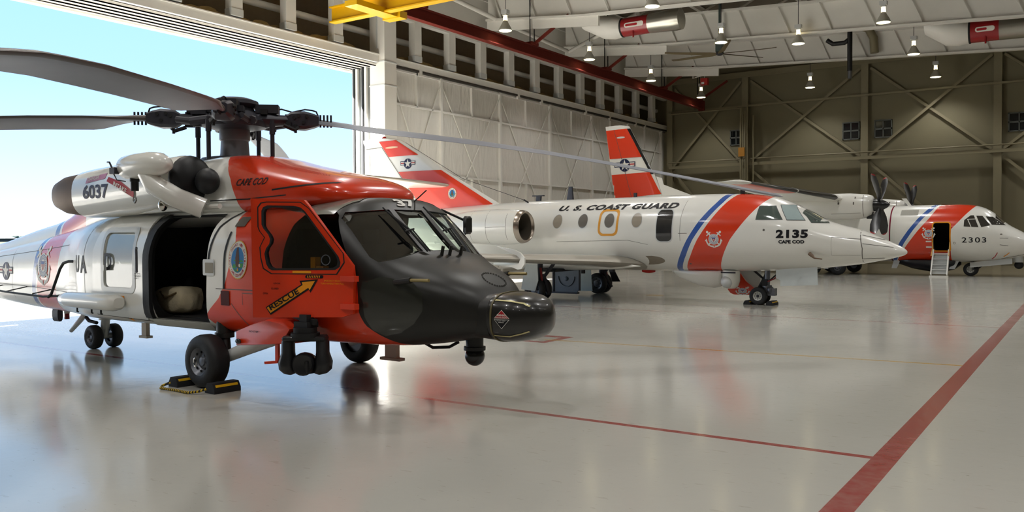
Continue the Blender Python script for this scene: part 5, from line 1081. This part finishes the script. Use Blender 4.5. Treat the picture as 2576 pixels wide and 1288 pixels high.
mb = MB(); mb.tube([(-6.6, 0, 5.1), (-4.0, -.2, 3.75), (-1.35, -.35, 2.92)], .008, 5); mb.tube([(-1.5, -.33, 2.97), (-1.32, -.36, 2.88)], .025, 6); mb.build('wire_aerial', dark, J)
# belly pod, camera turret, open red hatch, gear doors
mb = MB(); mb.loft([[Vector((x, w * math.cos(a), z0 + (h if math.sin(a) < 0 else .05) * math.sin(a))) for a in [2 * math.pi * i / 24 for i in range(24)]] for x, w, h, z0 in ((3.3, .06, .05, .86), (3.45, .2, .16, .86), (3.75, .3, .28, .86), (4.15, .36, .42, .86), (4.5, .38, .47, .87), (4.72, .36, .42, .87), (4.82, .33, .3, .88), (4.85, .25, .15, .88))]); mb.build('belly_pod', white, J, ang=50)
mb = MB(); mb.cyl((5.06, -.2, .9), (5.06, -.2, .72), .23, 24); mb.loft([[Vector((5.06 + r * math.cos(a), -.2 + r * math.sin(a), z)) for a in [2 * math.pi * i / 24 for i in range(24)]] for z, r in ((.86, .235), (.62, .235), (.5, .2), (.42, .12), (.41, .02))]); tr_ = mb.build('camera_turret', white, J, ang=50)
mb = MB(); mb.sph((5.0, -.34, .6), .17, 20, 12); mb.build('camera_ball', palew, tr_)
mb = MB(); mb.box((5.06 - .2, -.44, .83), (5.06 + .2, -.42, .87)); mb.build('turret_vents', grime, tr_)
mb = MB(); mb.prism([(4.98, .9), (5.1, .86), (5.28, .6), (5.66, .3), (5.48, .22), (4.96, .22), (4.86, .26), (4.78, .36), (4.95, .5)], sidefn, .3, .33); rh = mb.build('radar_hatch', red, J); cg_emblem('service_emblem', 5.2, .33, .085, bvh_of(rh), SD, rh, 1.7)
mb = MB(); mb.prism([(5.0, .92), (5.1, .86), (5.28, .6), (5.66, .3), (5.7, .92)], sidefn, .34, .36); mb.build('hatch_backing', palew, J)
mb = MB(); mb.prism([(6.34, .95), (7.37, 1.03), (7.39, .58), (6.45, .53), (6.45, .68), (6.34, .73)], sidefn, -.46, -.44); mb.build('nose_gear_door', mat('door_pale_blue', 'C6CCCB', .4), J)
# nose gear
mb = MB(); mb.tube([(5.98, 0, 1.0), (5.96, 0, .42)], .075, 12); mb.tube([(5.96, 0, .5), (5.86, 0, .24)], .05, 10); mb.cyl((5.97, 0, .52), (5.97, 0, .46), .12, 14); mb.build('nose_gear_strut', alu, J)
mb = MB(); mb.tube([(6.0, .0, .9), (5.75, .0, .42)], .05, 8); mb.tube([(5.6, -.02, .92), (5.95, -.02, .62)], .03, 6); mb.box((5.86, -.12, .5), (6.0, .12, .68)); mb.tube([(6.3, -.1, .86), (6.1, -.1, .68), (5.98, -.1, .6)], .02, 6); mb.build('nose_gear_links', dark, J)
mb = MB(); mb.tube([(6.34, -.12, .84), (6.2, -.12, .7), (6.02, -.12, .62)], .018, 6); mb.build('hydraulic_hose', mat('hose_red', '7A1618', .5), J)
mb = MB(); mb.box((5.98, -.1, .25), (6.2, .1, .44)); mb.sph((6.06, -.02, .38), (.1, .12, .12), 12, 8); mb.build('steering_box', alu, J)
wr = mat('white_wheel_rim', 'B9B9B2', .4, noise=.05)
for s in (-1, 1): wheel(J, (5.78, s * .15, .235), .235, .15, .12, wr, s, 28)
mb = MB(); mb.tube([(5.78, -.2, .235), (5.78, .2, .235)], .04, 8); mb.build('axle', grime, J)
# main gear
for s in (-1, 1):
    for y in (1.68, 2.02): wheel(J, (-.02, s * y, .33), .33, .2, .2, alu, -1 if s < 0 else -1, 28)
    mb = MB(); mb.tube([(.0, s * 1.85, .33), (.05, s * 1.85, 1.15)], .08, 10); mb.tube([(.1, s * 1.85, .6), (.5, s * 1.8, 1.1)], .05, 8); mb.tube([(.12, s * 1.8, .75), (.26, s * 1.86, .4), (.36, s * 1.9, .2)], .06, 8); mb.build('main_gear_leg', grime, J)
    mb = MB(); mb.tube([(.12, s * 1.95, .95), (.17, s * 1.96, .6), (.1, s * 1.97, .35)], .035, 6); mb.build('brake_hose', MATS['hose_red'], J)
mb = MB(); mb.prism([(-.22, 1.05), (.14, 1.05), (.17, .6), (.07, .3), (-.4, .33), (-.31, .84)], sidefn, -2.16, -2.14); mb.build('main_gear_door', MATS['door_pale_blue'], J)
mb = MB(); mb.prism([(-.45, .8), (-.06, .8), (.0, .1), (-.52, .09)], sidefn, 1.3, 1.32); mb.build('main_gear_door', mat('door_grey_green', 'A9B6B4', .4), J)
mb = MB(); mb.prism([(.1, .78), (.3, .76), (.52, .37), (.24, .36)], sidefn, 2.2, 2.22); mb.build('main_gear_door', grime, J)
wd = mat('wheel_bay_blue_grey', '59636C', .45, metal=.2, noise=.15); rings = []
mb = MB()
for t in (0, .03): rings.append([Vector((x, -.1 + t + b, z)) for x, z, b in ((-.56, .82, 0), (-.55, .5, 0), (-.6, .25, .06), (-.64, .14, .14), (.24, .12, .14), (.3, .25, .06), (.33, .5, 0), (.34, .82, 0))])
mb.prism([(-.56, .85), (-.56, .4), (-.64, .13), (.24, .13), (.33, .3), (.34, .85)], sidefn, -.1, -.06); wdo = mb.build('wheel_bay_door', wd, J)
mb = MB()
c = [(-.12 + .28 * math.cos(a), -.115, .62 - .3 * abs(math.sin(a))) for a in [math.pi * i / 16 for i in range(17)]]; mb.tube(c, .02, 6); mb.sph((-.12, -.11, .55), (.07, .03, .07), 12, 8); mb.build('door_pressing', wd, wdo)
mb = MB(); mb.box((-.66, -.14, .1), (.26, .02, .15)); mb.box((-.6, -.14, .15), (-.56, -.06, .85)); mb.box((.32, -.14, .2), (.35, -.06, .85)); mb.build('door_lip', grime, wdo)
mb = MB(); mb.box((-.6, -1.6, .82), (.4, 1.6, .9)); mb.build('wheel_bay', dark, J)
mb = MB(); mb.tube([(-.4, -1.8, .86), (.3, -.6, .86)], .05, 6); mb.build('bay_strut', MATS['hose_red'], J)
chock('black rubber chock behind the nose wheel of the white jet', (-13.08 + 5.5, 22.45, 0), 0, .5, 'jet nose wheel chocks', .9)
chock('black rubber chock ahead of the nose wheel of the white jet', (-13.08 + 6.1, 22.45, 0), 0, .5, 'jet nose wheel chocks', .9)
# ================================================================== TURBOPROP TRANSPORT 2303
T = thing('transport_plane', 'white high-wing turboprop aeroplane numbered 2303 with its airstair down, before the far wall', 'aeroplane', (-4.43, 42.25, 0))
tp_ = paint('transport_paint', WHITE, [
    (BLUE, [(.4, -3.2), (.69, -3.05), (1.5, -2.66), (2.02, -2.32), (2.54, -1.94), (2.98, -1.56), (3.2, -1.34)], [(.4, -3.02), (.69, -2.88), (1.43, -2.5), (2.02, -2.12), (2.54, -1.74), (2.88, -1.42), (3.2, -1.16)]),
    (RED, [(.4, -3.0), (.6, -2.92), (.69, -2.86), (1.37, -2.38), (2.02, -1.91), (2.53, -1.5), (3.15, -1.12)], [(.4, -.68), (2.05, -.62), (2.3, -.4), (2.64, -.12), (3.04, .23), (3.2, .35)]),
    ('7A1030', [(.6, -3.12), (2.4, -3.1), (2.86, -3.1), (3.2, -3.08)], [(.6, -3.06), (2.4, -3.04), (2.86, -3.04), (3.2, -3.02)])], coat=.5)
TB = [(-19.3, 3.4, 3.75, .15, 3.6), (-17.5, 2.9, 3.78, .5, 3.4), (-14.5, 2.1, 3.5, .95, 2.8), (-11.5, 1.2, 3.2, 1.22, 2.2), (-9.0, .68, 3.13, 1.27, 1.9), (-7, .6, 3.14, 1.27, 1.87), (-3.5, .6, 3.14, 1.27, 1.87), (-1.0, .6, 3.14, 1.27, 1.87), (-.1, .61, 3.12, 1.27, 1.87), (.45, .64, 3.0, 1.25, 1.86), (.9, .68, 2.74, 1.22, 1.82), (1.4, .75, 2.26, 1.12, 1.7), (1.9, .85, 1.95, .95, 1.55), (2.3, .97, 1.7, .7, 1.42), (2.6, 1.1, 1.52, .42, 1.33), (2.75, 1.22, 1.4, .14, 1.31)]
mb = MB(); mb.loft([ring(*q, n=2.1, N=44) for q in dense(TB)]); tf = mb.build('fuselage', [tp_, mat('brown_cabin_lining', '4A443A', .7)], T, ang=50); tb = bvh_of(tf)
mb = MB(); mb.loft([ring(x, zb, zt, hw, 1.87, n=2.1, N=24) for x, zb, zt, hw in ((-3, .95, 2.9, 1.12), (.2, .95, 2.85, 1.12))], 1); cbr = mat('brown_cabin_lining', '4A443A', .7); inn = mb.build('t', [tp_, cbr]); inn.parent = T
mb = MB(); mb.prism(rrect(-1.32, 1.13, -.68, 2.32, .1), sidefn, -1.6, -.6, 1); ct = mb.build('t', [tp_, cbr]); ct.parent = T
boolean_cut(tf, [inn, ct], 'fuselage')
decal('door_surround', [[(rrect(-1.37, 1.08, -.63, 2.37, .12), 0, [rrect(-1.32, 1.13, -.68, 2.32, .1)])]], tb, SD, MATS['mark_orange'], T, .006, .1)
for p in ([(-.14, 2.16), (-.13, 2.43), (.1, 2.63), (.22, 2.63), (.42, 2.12)], [(.31, 2.61), (.54, 2.6), (.85, 2.2), (.52, 2.12)], [(.65, 2.58), (.9, 2.56), (1.38, 2.2), (.9, 2.22)]):
    for s in (-1, 1): decal('cockpit_window', [[(p, 0)]], tb, side(s), mat('transport_glass', '3A3733', .08, noise=.2, coat=.5), T, .005, .1)
decal('window_bar', [[(stroke([(-.02, 2.46), (.3, 2.47)], .03), 0), (stroke([(-.0, 2.46), (.14, 2.14)], .03), 0)]], tb, SD, white, T, .009, .1)
for s in (-1, 1): decal('windscreen_pane', [[([(.95, s * .05), (1.32, s * .05), (1.3, s * .6), (1.0, s * .7)], 0)]], tb, top(), MATS['transport_glass'], T, .006, .1)
lettering('fuselage_number', text_tris('2303', -.21, .71, 1.47, .23, bold=.012, space=1.2), tb, SD, mk, T, .006, .1)
cg_emblem('service_emblem', -1.5, 1.87, .19, tb, SD, T)
decal('white_bars', [[(rrect(-1.61, 1.49, -1.38, 1.55, .02), 0), (rrect(-1.61, 1.24, -1.38, 1.31, .02), 0)]], tb, SD, MATS['mark_white'], T, .006, .1)
decal('roof_vent', [[([(-2.68, 2.67), (-1.95, 2.67), (-1.95, 2.92), (-2.66, 2.91)], 0)]], tb, SD, mat('vent_grey', '9C9A90', .5), T, .006, .1)
decal('warning_lines', [[(stroke([(.86, .76), (1.0, .88), (1.1, 1.05)], .03), 0)], [(stroke([(1.3, .87), (1.42, .95), (1.53, 1.05)], .03), 1)]], tb, SD, [MATS['mark_red'], MATS['mark_orange']], T, .006, .1)
decal('panel_seam', [[(stroke([(1.2, .78), (2.0, .95), (2.5, 1.1)], .015), 0), (ell(1.25, 1.82, .05, .03, n=8), 0), (stroke([(1.2, 1.66), (1.5, 1.65)], .02), 0), (stroke([(1.2, 1.38), (1.5, 1.33)], .02), 0), (ell(-.5, 1.45, .05, n=10), 0, [ell(-.5, 1.45, .035, n=10)])]], tb, SD, seam, T, .004, .1)
mb = MB(); mb.loft([[Vector((x, w * math.cos(a), .68 + (h if math.sin(a) < 0 else .02) * math.sin(a))) for a in [2 * math.pi * i / 24 for i in range(24)]] for x, w, h in ((-3.15, .05, .03), (-2.9, .4, .18), (-2.3, .62, .4), (-1.6, .68, .52), (-1.0, .64, .52), (-.6, .5, .4), (-.35, .2, .2))]); mb.build('belly_radome', mat('navy_black_radome', '15181F', .3, coat=.3), T, ang=60)
# airstair
mb = MB()
for s in (-1, 1): mb.beam((-1.0 + s * .3, -1.22, 1.14), (-1.0 + s * .31, -1.86, .08), .05, .16, up=(0, 1, 0))
mb.box((-1.36, -2.02, 0), (-.64, -1.78, .07)); st = mb.build('airstair', white, T)
for i in range(4):
    f = (i + .6) / 4.6; y = -1.22 - .62 * f; z = 1.12 - 1.02 * f
    mb = MB(); mb.box((-1.28, y - .1, z - .02), (-.72, y + .04, z + .02)); mb.box((-1.28, y + .0, z - .2), (-.72, y + .03, z - .03)); mb.build('stair_tread', palew, st)
for s in (-1, 1):
    mb = MB(); mb.tube([(-1.0 + s * .33, -1.26, 1.5), (-1.0 + s * .33, -1.34, 1.2), (-1.0 + s * .34, -1.6, .9)], .018, 6); mb.build('handrail', mat('brass_rail', 'B89048', .4, metal=.4), st)
# wings, nacelles, propellers
boot = mat('black_deice_boot', '141416', .3, coat=.3)
for s in (-1, 1):
    def wring(y, le, ch, z, th): return [Vector((le - u * ch, s * y, z + v * th * .5)) for u, v in AF]
    mb = MB(); mb.loft([wring(*q) for q in ((.0, -4.2, 2.9, 3.28, .5), (2.5, -4.25, 2.85, 3.3, .48), (4.6, -4.5, 2.6, 3.4, .42), (8.4, -5.05, 2.0, 3.55, .3), (8.5, -5.06, 1.98, 3.55, .3), (12.3, -5.62, 1.25, 3.7, .17), (12.8, -5.72, 1.15, 3.72, .16), (12.92, -5.9, .9, 3.73, .06))], lambda i, j: (1 if j in (0, 1, 2, 11, 12) and i in (2, 4) else 2 if i == 4 and j in (8, 9, 10) else 0)); mb.build('wing', [wpaint, boot, red], T, ang=40)
    no = Vector((0, s * 3.7, 3.08))
    mb = MB(); mb.loft([[no + Vector((x, w * math.copysign(abs(math.cos(a)) ** .85, math.cos(a)), dz + h * math.sin(a))) for a in [2 * math.pi * i / 28 for i in range(28)]] for x, w, h, dz in ((-7.6, .1, .12, .1), (-6.6, .34, .38, .02), (-5.2, .46, .55, -.02), (-4.2, .46, .57, -.04), (-3.5, .42, .5, -.04), (-3.3, .36, .42, -.02), (-3.24, .25, .3, 0))]); nc = mb.build('engine_nacelle', white, T, ang=50)
    nbv = bvh_of(nc); decal('nacelle_seam', [[(stroke([(-3.6, 2.6), (-3.62, 3.5)], .02), 0), (stroke([(-4.9, 2.72), (-3.7, 2.75)], .012), 0), (rrect(-4.62, 3.12, -4.55, 3.22, .01), 0), (rrect(-4.64, 3.26, -4.56, 3.36, .01), 0), (rrect(-4.0, 3.1, -3.95, 3.22, .01), 0), (rrect(-3.95, 3.36, -3.9, 3.44, .01), 0)]], nbv, SD, seam, nc, .004, .1)
    mb = MB(); mb.lathe(no, (1, 0, 0), [(-3.28, .27), (-3.1, .27), (-2.9, .22), (-2.72, .12), (-2.62, .02)], 24); pr = mb.build('propeller_spinner', boot, T, ang=60)
    redtip = mat('prop_tip_red', 'A01E20', .4)
    for k in range(4):
        A = R_(45 + 90 * k); ca, sa = math.cos(A), math.sin(A); er = Vector((0, ca, sa)); et = Vector((0, -sa, ca)); rg = []
        for r, w, th, pt in ((.2, .07, .06, 40), (.4, .12, .05, 42), (.8, .19, .035, 48), (1.3, .2, .025, 56), (1.6, .14, .018, 60), (1.66, .12, .016, 60), (1.74, .05, .01, 62)):
            d = et * math.cos(R_(pt)) + Vector((1, 0, 0)) * math.sin(R_(pt)); n_ = d.cross(er).normalized(); sw = -.06 * (r / 1.7) ** 2
            rg.append([no + Vector((-3.0, 0, 0)) + er * r + d * (w * a + sw) + n_ * (th * b) for a, b in ((-1, 0), (-.4, 1), (.5, .8), (1, 0), (.5, -.5), (-.4, -.6))])
        mb = MB(); mb.loft(rg, lambda i, j: 1 if i >= 5 else 0); mb.build('propeller_blade', [boot, redtip], pr, ang=50)
    mb = MB(); mb.box((-3.5, s * 3.7 - .18, 2.5), (-3.22, s * 3.7 + .1, 2.78)); mb.build('intake_cover', boot, nc)
    mb = MB(); mb.loft([[Vector((x, s * 1.45 + w * math.cos(a), .72 + h * math.sin(a))) for a in [2 * math.pi * i / 18 for i in range(18)]] for x, w, h in ((-8.4, .05, .05), (-7.4, .35, .32), (-5.8, .45, .42), (-4.9, .35, .34), (-4.4, .05, .05))]); mb.build('gear_sponson', white, T, ang=60)
    for x in (-6.3, -5.2): wheel(T, (x, s * 1.6, .36), .36, .24, .17, None, s, 24)
    mb = MB(); mb.box((-5.75, s * 1.9 - .015, .28), (-5.55, s * 1.9 + .015, .75)); mb.build('gear_door', palew, T)
    mb = MB(); mb.loft([[Vector((le - u * ch, s * y, 3.55 + v * .08)) for u, v in AF] for y, le, ch in ((.05, -15.6, 2.2), (4.8, -16.6, 1.2))]); mb.build('tailplane', wpaint, T)
# fin
mb = MB(); mb.loft([[Vector((le - u * (le - te), v * .16, z)) for u, v in ((0, 0), (.03, .5), (.15, 1), (.5, .9), (1, .12), (1, -.12), (.5, -.9), (.15, -1), (.03, -.5))] for z, le, te in ((3.2, -14.0, -17.3), (4.0, -14.54, -17.43), (4.56, -14.75, -17.5), (5.16, -15.05, -17.6), (7.68, -16.45, -17.94), (7.8, -16.5, -17.96), (7.87, -16.75, -17.96))]); tfin = mb.build('tail_fin', white, T, ang=40); tfb = bvh_of(tfin)
mb = MB(); mb.loft([[(-14.3, w, 3.3), (-14.9, w, 5.0), (-14.6, 0, 4.9), (-14.5, 0, 4.55), (-12.3, 0, 3.7), (-10.5, 0, 3.1), (-11, w, 3.0)] for w in (-.07, .07)]); mb.build('dorsal_fillet', white, T)
for s in (-1, 1):
    decal('fin_red_band', [[([(-17.92, 7.64), (-16.55, 7.66), (-15.7, 6.08), (-17.69, 6.07)], 0)], [([(-17.58, 5.19), (-15.25, 5.24), (-14.62, 4.05), (-17.42, 3.85)], 0)]], tfb, side(s), red, tfin, .02, .12)
    decal('fin_boot', [[([(-16.6, 7.66), (-16.46, 7.66), (-15.06, 5.12), (-15.2, 5.12)], 0)]], tfb, side(s), boot, tfin, .022, .1)
    insignia('star_insignia', -16.74, 5.68, .32, tfb, side(s), tfin, off=.02)
decal('rudder_seam', [[(stroke([(-17.38, 7.66), (-16.93, 6.1), (-16.66, 5.1), (-16.32, 3.9)], .025), 0)], [(ell(-16.95, 7.2, .25, .05), 1)]], tfb, SD, [seam, palew], tfin, .03, .12)
mb = MB(); mb.sph((-17.0, 0, 7.88), (.12, .06, .05), 10, 6); mb.build('fin_beacon', dark, T)
# nose gear and fittings
for s in (-1, 1): wheel(T, (.02, s * .13, .29), .29, .18, .15, wr, s, 24)
mb = MB(); mb.tube([(.05, 0, .29), (.1, 0, .85)], .07, 10); mb.tube([(.1, -.2, .3), (.35, -.22, .36), (.6, -.22, .55)], .03, 6); mb.build('nose_gear_strut', grime, T)
mb = MB(); mb.prism([(.02, .6), (1.6, .79), (1.61, .56), (.02, .38)], sidefn, -.37, -.34); mb.build('nose_gear_door', palew, T)
for x0, z1 in ((-.7, .66), (-3.05, .72)):
    mb = MB(); mb.prism([(x0 - .09, .3), (x0 + .13, .3), (x0 + .3, z1), (x0 + .02, z1)], sidefn, -.42, -.38); mb.build('blade_aerial', palew, T)
mb = MB(); mb.cyl((1.8, 0, .98), (1.8, 0, .62), .2, 20); cm = mb.build('camera_mount', palew, T)
mb = MB(); mb.sph((1.83, 0, .5), (.18, .18, .17), 18, 10); mb.build('camera_ball', dark, cm)
mb = MB(); mb.prism([(-2.8, 3.47), (-2.6, 3.47), (-2.36, 3.1), (-2.5, 3.1)], sidefn, -.02, .02); mb.build('top_aerial', white, T)
